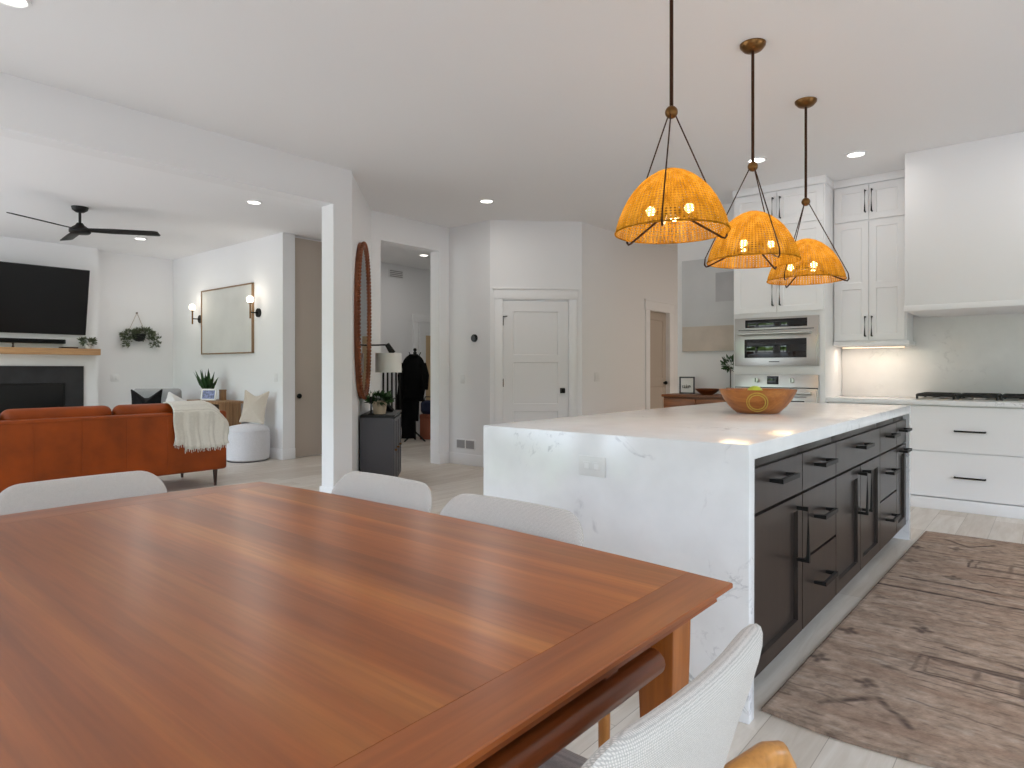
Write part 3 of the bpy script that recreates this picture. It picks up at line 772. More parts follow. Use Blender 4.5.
G().sph((0, 0, 0), 0.036, (1.25, 1, 1), 20).done('fruit', 'lime', t)
G().cyl((0.044, 0, 0), (0.051, 0, 0.002), 0.006, 0.003, 8).done('stem', 'leaf', t)

t = thing('sideboard', 'long acacia sideboard in the nook under the pale painting', 'sideboard', (-3.32, 6.53, 0))
G().box(0, 0.76, 0.02, 0.44, 0.10, 0.90, 0.003).done('body', 'walnut', t)
G().box(-0.015, 0.775, 0.0, 0.45, 0.90, 0.93, 0.004).done('top', 'walnut', t)
for a, b in ((0.01, 0.375), (0.385, 0.75)):
    d = G().box(a, b, 0.0, 0.02, 0.12, 0.885, 0.002).done('door', 'walnut', t)
    G().cyl(((a + b) / 2, 0, 0.5), ((a + b) / 2, -0.02, 0.5), 0.012).done('knob', 'blackmetal', d)
for x in (0.04, 0.72):
    for y in (0.06, 0.40): G().box(x - 0.02, x + 0.02, y - 0.02, y + 0.02, 0, 0.10).done('leg', 'walnut', t)
t = thing('canvas_painting', 'pale abstract canvas, grey above a sand band, on the nook wall', 'painting', (-3.30, 7.0, 1.40))
AW = 0.66
G().box(0, AW, -0.035, 0, 0, 1.04, 0.002).done('canvas', 'artgrey', t)
G().box(0.006, AW - 0.006, -0.037, -0.034, 0.006, 0.285, 0.0).done('sand_band', 'artbeige', t)
G().box(0.40, AW - 0.006, -0.037, -0.034, 0.55, 0.87, 0.0).done('grey_square', 'artgrey2', t)
t = thing('picture_frame', 'small dark frame with a scribbled word on the sideboard', 'picture frame', (-3.16, 6.80, 0.93), 0.15)
g = G().box(-0.085, 0.085, -0.008, 0.008, 0, 0.015).box(-0.085, 0.085, -0.008, 0.008, 0.175, 0.19).box(-0.085, -0.07, -0.008, 0.008, 0.0, 0.19).box(0.07, 0.085, -0.008, 0.008, 0, 0.19)
g.done('frame', 'charcoal', t)
G().box(-0.07, 0.07, -0.002, 0.006, 0.015, 0.175).done('paper', 'paper', t)
scr = [(-.045, .10), (-.05, .075), (-.03, .07), (-.028, .10), (-.028, .07), (-.012, .07), (-.008, .105), (-.005, .07), (.008, .072), (.012, .098), (.022, .07), (.03, .098), (.045, .075)]
G().tube([(x, -0.004, z - 0.005) for x, z in scr], 0.0028, 6).done('lettering', 'black', t)
t = thing('serving_bowl', 'small dark wooden bowl on the sideboard', 'bowl', (-2.88, 6.70, 0.93))
G().lathe([(0, 0), (0.06, 0), (0.10, 0.03), (0.135, 0.062), (0.13, 0.064), (0.09, 0.03), (0, 0.012)], n=32).done('bowl', 'bowldark', t)
def leaf_ball(g, c, R, n, size, sq=(1, 1, 1), droop=0.0):
    for i in range(n):
        d = Vector((random.gauss(0, 1), random.gauss(0, 1), random.gauss(0, 1))).normalized()
        p = Vector(c) + Vector((d.x * R * sq[0], d.y * R * sq[1], d.z * R * sq[2])) * random.uniform(.55, 1)
        p.z -= droop * random.random() * (d.x ** 2)
        u = d.cross(Vector((random.random(), random.random(), random.random()))).normalized(); w = (d + Vector((0, 0, .3))).normalized(); L = size * random.uniform(.7, 1.3)
        k = d.cross(u) * L * .08
        vs = [g.bm.verts.new(p), g.bm.verts.new(p + w * L * .5 + u * L * .28 + k), g.bm.verts.new(p + w * L), g.bm.verts.new(p + w * L * .5 - u * L * .28 + k)]
        g.bm.faces.new(vs)
    return g
t = thing('topiary', 'little round topiary on a thin stem at the sideboard end', 'plant', (-2.645, 6.74, 0.93))
G().lathe([(0, 0), (0.035, 0), (0.045, 0.075), (0.038, 0.078), (0, 0.07)], n=20).done('pot', 'black', t)
G().cyl((0, 0, 0.06), (0, 0, 0.28), 0.005, n=8).done('stem', 'legdark', t)
leaf_ball(G(), (0, 0, 0.33), 0.075, 220, 0.04).done('foliage', 'leaf', t, smooth=False)

# ------------------------------------------------------------------ angled wall: mirror, console, lamp
t = thing('wall_mirror', 'tall oval mirror in a beaded brown wood frame on the angled wall', 'mirror', diag(0.62, 0.0, 1.69), DR)
ol = lambda a, w=0.40, h=0.79: (w * math.copysign(abs(math.cos(a)) ** 0.9, math.cos(a)), h * math.copysign(abs(math.sin(a)) ** 0.8, math.sin(a)))
g = G(); N = 96
def oval_ring(g, specs):
    rings = []
    for (w, h, y) in specs: rings.append([g.bm.verts.new((ol(2 * PI * i / N, w, h)[0], y, ol(2 * PI * i / N, w, h)[1])) for i in range(N)])
    k = len(rings)
    for j in range(k):
        A, B = rings[j], rings[(j + 1) % k]
        for i in range(N): g.bm.faces.new((A[i], A[(i + 1) % N], B[(i + 1) % N], B[i]))
oval_ring(g, [(0.405, 0.785, -0.002), (0.405, 0.785, -0.048), (0.362, 0.742, -0.050), (0.352, 0.732, -0.040), (0.352, 0.732, -0.002)])
g.done('frame', 'bead', t)
g = G()
for w, h, y in ((0.398, 0.778, -0.046),):
    dense = [ol(2 * PI * i / 4000, w, h) for i in range(4001)]; acc = [0.0]
    for (xa, za), (xb, zb) in zip(dense, dense[1:]): acc.append(acc[-1] + math.hypot(xb - xa, zb - za))
    nb = int(acc[-1] / 0.036); j = 0
    for i in range(nb):
        while acc[j] < acc[-1] * i / nb: j += 1
        g.sph((dense[j][0], y, dense[j][1]), 0.0190, n=10)
g.done('bead_rim', 'bead', t)
gm = G(); vs = [gm.bm.verts.new((ol(2 * PI * i / N, 0.35, 0.73)[0], -0.038, ol(2 * PI * i / N, 0.35, 0.73)[1])) for i in range(N)]
vb = [gm.bm.verts.new((v.co.x, -0.004, v.co.z)) for v in vs]; gm.bm.faces.new(vs); gm.bm.faces.new(vb[::-1])
for i in range(N): gm.bm.faces.new((vs[i], vs[(i + 1) % N], vb[(i + 1) % N], vb[i]))
gm.done('glass', 'mirror', t)

CB = diag(0.47, 0.02, 0); CL, CD, CH = 0.82, 0.335, 0.75
t = thing('console_cabinet', 'charcoal console cabinet standing under the beaded mirror', 'cabinet', CB, DR)
G().box(0, CL, -CD + 0.02, 0, 0.06, CH - 0.025, 0.003).done('body', 'charcoal', t)
G().box(-0.012, CL + 0.012, -CD - 0.005, 0, CH - 0.025, CH, 0.003).done('top', 'black', t)
for i in range(3):
    a, b = 0.01 + i * (CL - 0.02) / 3, 0.01 + (i + 1) * (CL - 0.02) / 3
    d = panel_door(b - a - 0.006, CH - 0.11, [(0.035, b - a - 0.041, 0.035, CH - 0.145)], 0.02, 0.008).done('door', 'charcoal', t, loc=(a + 0.003, -CD + 0.02, 0.07))
    G().cyl((0.03, -0.02, 0.33), (0.03, -0.045, 0.33), 0.011).done('knob', 'brass', d)
for x in (0.03, CL - 0.03):
    for y in (-0.03, -CD + 0.05): G().cyl((x, y, 0), (x, y, 0.06), 0.016, 0.02, 12).done('foot', 'black', t)
def on_console(x, y): # local console coords to world
    c, s = math.cos(DR), math.sin(DR); return (CB[0] + c * x - s * y, CB[1] + s * x + c * y, CH)
t = thing('potted_plant', 'trailing green plant in a cream pot on the charcoal console', 'plant', on_console(0.18, -0.17))
G().lathe([(0, 0), (0.06, 0), (0.078, 0.13), (0.07, 0.132), (0.055, 0.1), (0, 0.1)], n=28).done('pot', 'pot', t)
leaf_ball(G(), (0, 0, 0.155), 0.10, 240, 0.06, (1.2, 1.0, .35), 0.02).done('foliage', 'leaf', t, smooth=False)
t = thing('candlestick', 'slim black candlestick beside the plant on the console', 'candlestick', on_console(0.06, -0.10))
G().lathe([(0, 0), (0.035, 0), (0.036, 0.006), (0.01, 0.02), (0.007, 0.10), (0.012, 0.15), (0.018, 0.18), (0.016, 0.182), (0, 0.178)], n=20).done('stem', 'blackmetal', t)
G().cyl((0, 0, 0.18), (0, 0, 0.215), 0.011, n=12).done('candle', 'whitepot', t)
t = thing('black_book', 'black book leaning back at a slant on the charcoal console', 'book', on_console(0.55, -0.24), DR - 0.95)
lean = Matrix.Translation((0, 0, 0.004)) @ Matrix.Rotation(math.radians(-42), 4, 'Y')
G().box(-0.02, 0.012, -0.09, 0.09, 0.013, 0.19, 0.003, lean).done('cover', 'black', t)
G().box(-0.016, 0.008, -0.087, 0.092, 0.016, 0.186, 0.0, lean).done('pages', 'paper', t)
t = thing('wall_lamp', 'black swing arm wall lamp with white drum shade above the console', 'lamp', diag(1.02, 0.0, 1.46), DR)
G().cyl((0, 0, 0), (0, -0.02, 0), 0.05, n=24).done('wall_plate', 'blackmetal', t)
G().tube([(0, -0.015, 0), (0.0, -0.235, 0.004)], 0.009, 10).done('arm', 'blackmetal', t)
G().cyl((0, -0.225, 0.014), (0.02, -0.285, -0.085), 0.026, 0.034, 20).done('knuckle', 'blackmetal', t)
G().lathe([(0.134, -0.292), (0.140, -0.292), (0.139, -0.085), (0.133, -0.085), (0.134, -0.292)], (0.02, -0.24, 0), 40).done('shade', 'shade', t)
G().sph((0.02, -0.24, -0.16), 0.03, n=14).done('bulb', glow('soft_bulb', (255, 240, 215), 3), t)

# ------------------------------------------------------------------ wall fittings
def plate(name, label, cat, loc, rz, w, h, kind='rocker'):
    r = thing(name, label, cat, loc, rz)
    G().box(-w / 2, w / 2, -0.006, 0, -h / 2, h / 2, 0.002).done('cover_plate', 'plastic', r)
    n = max(1, round(w / 0.06))
    for i in range(n):
        x = (i - (n - 1) / 2) * 0.046
        G().box(x - 0.015, x + 0.015, -0.009, -0.006, -0.033, 0.033, 0.002).done(kind, 'plastic', r)
    return r
plate('light_switch', 'white light switch plate below the black thermostat', 'switch', (-5.75, 5.889, 1.08), 0, 0.075, 0.115)
plate('light_switch', 'white double switch plate on the passage wall beside the pantry', 'switch', (HX, 7.03, 1.105), PI / 2, 0.12, 0.115)
plate('light_switch', 'white switch plate at the end of the picture wall', 'switch', (-8.04, LY, 1.09), 0, 0.075, 0.115)
plate('outlet', 'white outlet plate low on the wall beside the fireplace', 'outlet', (-11.25, 3.78, 1.07), PI / 2, 0.12, 0.115, 'socket')
t = thing('thermostat', 'round black thermostat on the white wall left of the pantry door', 'thermostat', (-5.545, 5.889, 1.59))
G().cyl((0, 0, 0), (0, -0.022, 0), 0.048, 0.045, 32).done('body', 'blackmetal', t)
G().cyl((0, -0.022, 0), (0, -0.026, 0), 0.038, 0.037, 32).done('display', 'gloss', t)
t = thing('return_vent', 'grey two section return air vent low on the wall', 'vent', (-5.70, 5.889, 0.26))
G().box(-0.17, 0.17, -0.008, 0, -0.065, 0.065, 0.002).done('frame', 'plastic', t)
for x in (-0.08, 0.08):
    G().box(x - 0.07, x + 0.07, -0.010, -0.006, -0.05, 0.05).done('grille', 'vent', t)
t = thing('wall_register', 'white supply vent high on the entry hall wall', 'vent', (-8.8, 7.35, 2.86), PI / 2)
G().box(-0.16, 0.16, -0.01, 0, -0.075, 0.075, 0.002).done('frame', 'plastic', t)
for k in range(4): G().box(-0.14, 0.14, -0.013, -0.008, -0.055 + k * 0.03, -0.04 + k * 0.03).done('louver', 'vent', t)

# downlights
def downlight(x, y, label, e=9, warm=(1, .96, .92)):
    r = thing('downlight', label, 'light', (x, y, CEIL), 0, 'recessed ceiling downlights')
    G().lathe([(0.062, 0.0), (0.085, 0.0), (0.085, -0.008), (0.07, -0.010), (0.062, -0.003), (0.062, 0.0)], n=32).done('trim_ring', 'trim', r)
    G().cyl((0, 0, -0.004), (0, 0, -0.001), 0.062, n=32).done('lens', 'lens', r)
    L = bpy.data.lights.new('downlight_beam', 'AREA'); L.shape = 'DISK'; L.size = 0.12; L.energy = e / 4; L.color = warm
    lo = bpy.data.objects.new('downlight_beam', L); COL.objects.link(lo); lo.location = (x, y, CEIL - 0.02)
for x, y, lb, *e_ in ((-3.93, 0.86, 'recessed downlight over the dining area, at the corner of the ceiling'), (-6.69, 3.61, 'recessed downlight over the end of the leather sofa', 16),
                 (-9.76, 3.60, 'recessed downlight beyond the ceiling fan blade', 20), (-4.72, 5.2, 'recessed downlight in front of the pantry door', 24),
                 (-7.72, 7.02, 'recessed downlight in the entry hall seen through the opening', 20), (-1.303, 6.073, 'recessed downlight in front of the white wall cabinet', 7),
                 (-2.0, 5.69, 'recessed downlight behind the middle pendant rod', 7), (0.35, 5.8, 'unseen fill downlight added above the outer end of the back worktop', 15),  # the worktop-end downlight is out of view, added as kitchen fill
                 (0.35, 3.6, 'unseen fill downlight added above the patterned rug', 12), (-1.9, 8.8, 'unseen warm fill downlight added in the room behind the nook', 95, (1, .88, .76))):  # both out of view, added to brighten the aisle and the passage wall
    downlight(x, y, lb, *e_)

# ------------------------------------------------------------------ living room
SX, SY = -6.62, 1.745; SH = 1.535
t = thing('leather_sofa', 'cognac leather sofa with its seamed back toward the dining table', 'sofa', (SX, SY, 0))
bk = G().box(-0.15, 0, -SH, SH, 0.17, 0.775, 0.03, seg=3).done('back', 'leather', t)
g = G()
for k in range(8):
    y = 1.30 - k * 0.36; g.tube([(0.0, y, 0.19), (0.0, y, 0.75)], 0.0025, 6)
g.tube([(0.001, -SH + .03, 0.75), (0.001, SH - .03, 0.75)], 0.0035, 6)
g.done('seam_stitching', 'leather', bk)
for s_ in (-1, 1):
    G().box(-0.92, -0.10, s_ * (SH - 0.075) - 0.075, s_ * (SH - 0.075) + 0.075, 0.17, 0.62, 0.03, seg=3).done('armrest', 'leather', t)
G().box(-0.90, -0.12, -SH + 0.14, SH - 0.14, 0.17, 0.33, 0.02).done('seat_base', 'leather', t)
for k in range(3):
    yc = -0.755 + k * 0.855
    Ms = Matrix.Translation((-0.53, yc, 0.405)) @ Matrix.Rotation(PI / 2, 4, 'Z') @ Matrix.Rotation(PI / 2, 4, 'X')
    G().puff(rrect(0.84, 0.76, 0.05), 0.18, p=8, mat=Ms).done('seat_cushion', 'leather', t)
    Mb = Matrix.Translation((-0.245, yc, 0.625)) @ Matrix.Rotation(math.radians(10), 4, 'Y') @ Matrix.Rotation(PI / 2, 4, 'Z')
    G().puff(rrect(0.85, 0.48, 0.07), 0.22, p=5, mat=Mb).done('back_cushion', 'leather', t)
for x in (-0.06, -0.84):
    for y in (-SH + 0.10, 0.0, SH - 0.10):
        G().cyl((x, y, 0.18), (x + (0.0), y, 0.0), 0.024, 0.013, 14).done('leg', 'legdark', t)

def cloth_strip(y0, y1, prof_fn, ny, name, mat, thick=0.012):
    g = G(); bm = g.bm; rows = []
    for j in range(ny + 1):
        y = y0 + (y1 - y0) * j / ny; rows.append([bm.verts.new(p) for p in prof_fn(y, j / ny)])
    for A, B in zip(rows, rows[1:]):
        for a in range(len(A) - 1): bm.faces.new((A[a], A[a + 1], B[a + 1], B[a]))
    o = g.done(name, mat, angle=80); md = o.modifiers.new('thickness', 'SOLIDIFY'); md.thickness = thick; md.offset = 0
    return o
def throw_prof(y, u):
    wv = 0.004 * math.sin(u * 21) + 0.002 * math.sin(u * 47 + 1)
    lo = 0.405 + 0.05 * (u < 0.18) + 0.035 * max(0, (u - 0.82) / 0.18) + 0.008 * math.sin(u * 60)
    sh = -0.17 * max(0, (u - 0.60) / 0.40) ** 2.0
    top = 0.875 + sh
    P = []
    for k in range(9): P.append((-6.605 + wv * (1.4 - k / 8), y + 0.02 * math.sin(k * .6 + u * 3) * (1 - k / 8), lo + (top - 0.10 - lo) * k / 8))
    for k in range(1, 8):
        a = PI * k / 8; P.append((-6.605 - 0.17 + 0.17 * math.cos(a), y, top - 0.10 + 0.10 * math.sin(a)))
    for k in range(5): P.append((-6.945 - 0.03 * k / 4, y, top - 0.10 - 0.12 * k / 4))
    return P
th = cloth_strip(2.735, 3.285, throw_prof, 36, 'throw_blanket', 'throw')
tag(th, 'cream fringed throw blanket draped over the end of the leather sofa', 'blanket')
g = G()
for k in range(30):
    u = (k + .5) / 30; P = throw_prof(2.735 + 0.55 * u, u)[0]
    g.tube([(P[0] + .001, P[1], P[2] + .008), (P[0] + .004, P[1] + random.uniform(-.006, .006), P[2] - .028)], [.004, .003], 5)
g.done('fringe', 'throw', th)

def pillow(name, label, loc, w, h, thk, mat, rz, tilt, roll=0.0, chop=0.0, group=None):
    k = []
    for (x, z) in rrect(w, h, 0.02):
        u, v = 2 * x / w, 2 * z / h
        x2 = x * (1 - 0.10 * (1 - v * v)); z2 = z * (1 - 0.08 * (1 - u * u))
        if chop and z > 0: z2 -= chop * max(0, 1 - abs(u) * 1.15) * max(0, v) ** 1.2
        k.append((x2, z2))
    o = G().puff(k, thk, p=1.6, q=0.75, rings=10, mat=Matrix.Rotation(tilt, 4, 'X') @ Matrix.Rotation(roll, 4, 'Y')).done(name, mat)
    o.location = loc; o.rotation_euler = (0, 0, rz)
    return tag(o, label, 'pillow', group)
pillow('throw_pillow', 'white pillow peeking over the sofa back beside the throw', (-7.02, 2.97, 0.70), 0.42, 0.42, 0.14, 'white_fab', PI / 2, -0.25, 0.5)

t = thing('armchair', 'grey armchair in the far corner behind the leather sofa', 'armchair', (-10.22, 3.90, 0), -2.30)
G().puff(rrect(0.68, 0.52, 0.05), 0.14, p=8, mat=Matrix.Translation((0, -0.30, 0.655)) @ Matrix.Rotation(-0.12, 4, 'X')).done('backrest', 'grey_fab', t)
G().puff(rrect(0.56, 0.60, 0.05), 0.16, p=8, mat=Matrix.Translation((0, 0.04, 0.40)) @ Matrix.Rotation(PI / 2, 4, 'X')).done('seat_cushion', 'grey_fab', t)
for s_ in (-1, 1):
    G().box(s_ * 0.33 - 0.045, s_ * 0.33 + 0.045, -0.30, 0.34, 0.18, 0.60, 0.02).done('armrest', 'grey_fab', t)
    for y in (-0.27, 0.30): G().cyl((s_ * 0.32, y, 0.19), (s_ * 0.33, y, 0), 0.02, 0.012, 12).done('leg', 'legdark', t)
pillow('throw_pillow', 'black pillow with a dented top on the grey armchair', (-10.06, 3.79, 0.70), 0.42, 0.44, 0.16, 'black_fab', 1.0, -0.12, 0, 0.13)

t = thing('console_table', 'wooden console table with slatted end against the picture wall', 'table', (-9.70, 4.20, 0))
G().box(0, 0.96, 0, 0.36, 0.725, 0.762, 0.003).done('top', 'console', t)
for x in (0.02, 0.92):
    e = G().box(x, x + 0.03, 0.03, 0.33, 0.0, 0.725, 0.002).done('end_panel', 'console', t)
    g = G()
    for k in range(9): g.box(x + 0.03, x + 0.04, 0.035 + k * 0.033, 0.06 + k * 0.033, 0.0, 0.724, 0.003)
    g.done('slat', 'console', e)
G().box(0.05, 0.92, 0.30, 0.33, 0.30, 0.725).done('back_panel', 'legdark', t)
G().box(0.05, 0.92, 0.03, 0.33, 0.26, 0.285, 0.002).done('shelf', 'console', t)
t = thing('potted_plant', 'bushy dark green plant in a pale pot on the console table', 'plant', (-9.47, 4.40, 0.762))
G().lathe([(0, 0), (0.08, 0), (0.105, 0.13), (0.096, 0.132), (0.08, 0.11), (0, 0.11)], n=28).done('pot', 'whitepot', t)
g = G()
for k in range(60):
    a = random.uniform(0, 2 * PI); r0 = random.uniform(0, .05); tilt = random.uniform(0.03, 0.62); L = random.uniform(.14, .36); w = random.uniform(.026, .042)
    d = Vector((math.cos(a) * math.sin(tilt), math.sin(a) * math.sin(tilt), math.cos(tilt))); u = d.cross(Vector((0, 0, 1))).normalized(); p = Vector((math.cos(a) * r0, math.sin(a) * r0, .11)); n_ = u.cross(d)
    ring = [p - u * w * .5, p + d * L * .5 - u * w - n_ * .006, p + d * L, p + d * L * .5 + u * w - n_ * .006, p + u * w * .5]
    mid = g.bm.verts.new(p + d * L * .5 + n_ * .008); vs = [g.bm.verts.new(q) for q in ring]
    for i in range(5): g.bm.faces.new((vs[i], vs[(i + 1) % 5], mid))
g.done('foliage', 'leaf', t, smooth=False)
t = thing('photo_frame', 'white photo frame with a bluish picture on the console table', 'photo frame', (-9.22, 4.29, 0.762), 0.5)
tm = Matrix.Rotation(-0.15, 4, 'X')
g = G().box(-0.12, 0.12, -0.008, 0.008, 0.0, 0.022, 0.002, tm).box(-0.12, 0.12, -0.008, 0.008, 0.143, 0.165, 0.002, tm).box(-0.12, -0.098, -0.008, 0.008, 0.0, 0.165, 0.002, tm).box(0.098, 0.12, -0.008, 0.008, 0.0, 0.165, 0.002, tm)
g.done('frame', 'paper', t)
G().box(-0.1, 0.1, -0.003, 0.004, 0.02, 0.145, 0.0, tm).done('picture', 'photo', t)
t = thing('wooden_box', 'small tan wooden block behind the white photo frame', 'box', (-9.16, 4.47, 0.762))
G().box(-0.05, 0.05, -0.03, 0.03, 0, 0.13, 0.004).done('case', 'console', t)
G().box(-0.052, 0.052, -0.032, 0.032, 0.13, 0.15, 0.004).done('lid', 'console', t)

t = thing('pouf', 'round light grey pouf in front of the picture wall', 'pouf', (-8.2, 4.335, 0))
G().lathe([(0, 0.01), (0.24, 0.01), (0.268, 0.03), (0.278, 0.10), (0.28, 0.30), (0.275, 0.395), (0.262, 0.43), (0.22, 0.455), (0.12, 0.475), (0, 0.48)], n=48).done('cushion', 'pouf', t)
G().lathe([(0.277 + 0.005 * math.cos(a), 0.40 + 0.005 * math.sin(a)) for a in [2 * PI * i / 8 for i in range(9)]], n=48).done('piping', 'pouf', t)
G().lathe([(0, 0), (0.245, 0), (0.25, 0.012), (0, 0.014)], n=40).done('base', 'charcoal', t)
pillow('throw_pillow', 'beige linen pillow standing on the light grey pouf', (-8.22, 4.44, 0.70), 0.42, 0.45, 0.15, 'linen', 0.35, -0.2, 0.04, 0.07)

t = thing('wall_art', 'large blank pale canvas in a thin wood frame between the sconces', 'painting', (-10.165, LY, 1.43))
FW, FH = 1.555, 0.985
g = G().box(0, FW, -0.035, 0, 0, 0.018, .002).box(0, FW, -0.035, 0, FH - 0.018, FH, .002).box(0, 0.018, -0.035, 0, 0, FH, .002).box(FW - 0.018, FW, -0.035, 0, 0, FH, .002)
g.done('frame', 'artframe', t)
G().box(0.018, FW - 0.018, -0.022, -0.002, 0.018, FH - 0.018).done('canvas', 'art', t)
def sconce(x, label):
    r = thing('wall_sconce', label, 'sconce', (x, LY, 1.985), 0, 'globe sconces on the picture wall')
    G().cyl((0, 0, 0), (0, -0.022, 0), 0.062, n=28).done('wall_plate', 'blackmetal', r)
    G().cyl((0, -0.02, 0), (0, -0.13, 0), 0.009, n=10).done('arm', 'blackmetal', r)
    G().cyl((0, -0.13, -0.085), (0, -0.13, 0.12), 0.011, n=12).done('rod', 'brass', r)
    G().cyl((0, -0.13, 0.115), (0, -0.13, 0.14), 0.02, 0.03, 16).done('cup', 'brass', r)
    G().sph((0, -0.13, 0.175), 0.048, (1, 1, 1.12), 24).done('globe', 'globe', r)
    L = bpy.data.lights.new('sconce_glow', 'POINT'); L.energy = 2.2; L.color = (1, .9, .76); L.shadow_soft_size = 0.06
    lo = bpy.data.objects.new('sconce_glow', L); COL.objects.link(lo); lo.location = (x, LY - 0.26, 2.2)
sconce(-10.24, 'globe wall sconce on the fireplace side of the framed canvas')
sconce(-8.48, 'globe wall sconce on the corridor side of the framed canvas')

t = thing('mantel_shelf', 'light oak mantel beam on the white chimney breast', 'shelf', (-11.05, 0.9, 1.412))
G().box(0, 0.20, 0.0, 2.56, 0, 0.092, 0.005).done('beam', 'mantel', t)
t = thing('fireplace', 'dark slate fireplace surround with black linear firebox', 'fireplace', (-11.05, 1.12, 0))
g = G().prism([(0, 0.0), (2.17, 0.0), (2.17, 1.25), (0, 1.25)], 0, 0.03, 0.003, Matrix(((0, 0, 1, 0), (1, 0, 0, 0), (0, 1, 0, 0), (0, 0, 0, 1)))); g.done('surround', 'slate', t)
G().box(0.03, 0.036, 0.26, 1.915, 0.42, 0.99, 0.002).done('firebox_glass', 'screen', t)
g = G()
P = [(0.036, 0.25, 0.41), (0.036, 1.925, 0.41), (0.036, 1.925, 1.0), (0.036, 0.25, 1.0)]
g.tube(P, 0.012, 4, closed=True, phase=PI / 4).done('firebox_trim', 'black', t)
t = thing('television', 'large black flat television above the oak mantel', 'television', (-10.94, 2.48, 2.18))
tm = Matrix.Rotation(math.radians(11), 4, 'Y')
G().box(-0.012, 0.03, -0.83, 0.83, -0.478, 0.478, 0.004, tm).done('bezel', 'black', t)
G().box(0.0295, 0.0315, -0.82, 0.82, -0.462, 0.468, 0.0, tm).done('screen', 'screen', t)
G().box(-0.105, -0.01, -0.25, 0.25, -0.1, 0.1).done('wall_bracket', 'black', t)
t = thing('soundbar', 'black soundbar hung below the television', 'soundbar', (-11.05, 2.50, 1.60))
G().box(0, 0.085, -0.55, 0.55, -0.03, 0.032, 0.012, seg=3).done('body', 'black', t)
G().box(0.083, 0.087, -0.53, 0.53, -0.022, 0.024, 0.002).done('grille', 'black_fab', t)
t = thing('potted_plant', 'small trailing plant at the end of the oak mantel', 'plant', (-10.95, 3.32, 1.504))
G().lathe([(0, 0), (0.035, 0), (0.05, 0.085), (0.044, 0.086), (0, 0.07)], n=20).done('pot', 'whitepot', t)
leaf_ball(G(), (0, 0, 0.115), 0.085, 150, 0.05, (1, 1.1, .5), 0.05).done('foliage', 'leaf2', t, smooth=False)
t = thing('tray', 'thin dark tray lying on the oak mantel', 'tray', (-10.96, 3.08, 1.504))
G().box(-0.06, 0.06, -0.10, 0.10, 0.0, 0.008, 0.003).done('base', 'legdark', t)
G().tube([(-0.06, -0.10, 0.012), (0.06, -0.10, 0.012), (0.06, 0.10, 0.012), (-0.06, 0.10, 0.012)], 0.006, 6, closed=True).done('rim', 'legdark', t)
t = thing('figurine', 'tiny dark peg figurine on the oak mantel under the soundbar', 'ornament', (-10.93, 2.42, 1.504))
G().lathe([(0, 0), (0.018, 0), (0.012, 0.02), (0.009, 0.035), (0.013, 0.05), (0.008, 0.062), (0, 0.066)], n=16).done('figure', 'legdark', t)

t = thing('hanging_planter', 'hanging planter with trailing greenery on the living room wall', 'plant', (-11.25, 4.11, 1.70))
ht = Vector((0.02, -0.02, 0.40))
G().tube([(0.02, -0.16, 0.06), ht, (0.02, 0.12, 0.06)], 0.004, 6).done('cord', 'artbeige', t)
G().cyl((0, ht.y, ht.z), (0.03, ht.y, ht.z), 0.012, n=10).done('hook', 'brassdark', t)
G().lathe([(0, -0.09), (0.05, -0.08), (0.085, -0.04), (0.10, 0.03), (0.09, 0.03), (0, 0.0)], (0.10, -0.02, 0.03), 24).done('pot', 'black', t)
g = leaf_ball(G(), (0.10, 0.05, 0.06), 0.125, 220, 0.06, (.6, 1.2, .7), 0.0); leaf_ball(g, (0.11, -0.14, 0.05), 0.11, 140, 0.06, (.6, 1.1, .5))
for y, n_ in ((-0.22, 50), (0.24, 60), (0.2, 30), (-0.18, 30)):
    for k in range(n_): leaf_ball(g, (0.10 + random.uniform(-.03, .03), y + random.uniform(-.04, .04), 0.05 - random.random() * 0.19), 0.02, 1, 0.05)
g.done('foliage', 'leaf2', t, smooth=False)

t = thing('ceiling_fan', 'black three blade ceiling fan in the living room', 'ceiling fan', (-8.39, 2.467, 0), math.radians(40))
G().lathe([(0, 2.955), (0.04, 2.96), (0.075, 2.985), (0.085, 3.019), (0, 3.019)], n=28).done('canopy', 'black', t)
G().cyl((0, 0, 2.82), (0, 0, 2.97), 0.014, n=14).done('downrod', 'black', t)
G().lathe([(0, 2.72), (0.09, 2.722), (0.105, 2.735), (0.105, 2.765), (0.085, 2.785), (0.045, 2.815), (0.03, 2.84), (0, 2.84)], n=32).done('motor_housing', 'black', t)
for a in (-103, 16, 134):
    A = math.radians(a)
    mb = Matrix.Translation((0, 0, 2.765)) @ Matrix.Rotation(A, 4, 'Z') @ Matrix.Rotation(math.radians(-12), 4, 'X')
    po = [(0.07, -0.045), (0.30, -0.062), (0.76, -0.068), (0.795, -0.055), (0.805, 0.045), (0.785, 0.062), (0.30, 0.062), (0.07, 0.045)]
    G().prism(po, -0.005, 0.005, 0.002, mb).done('blade', 'black', t)

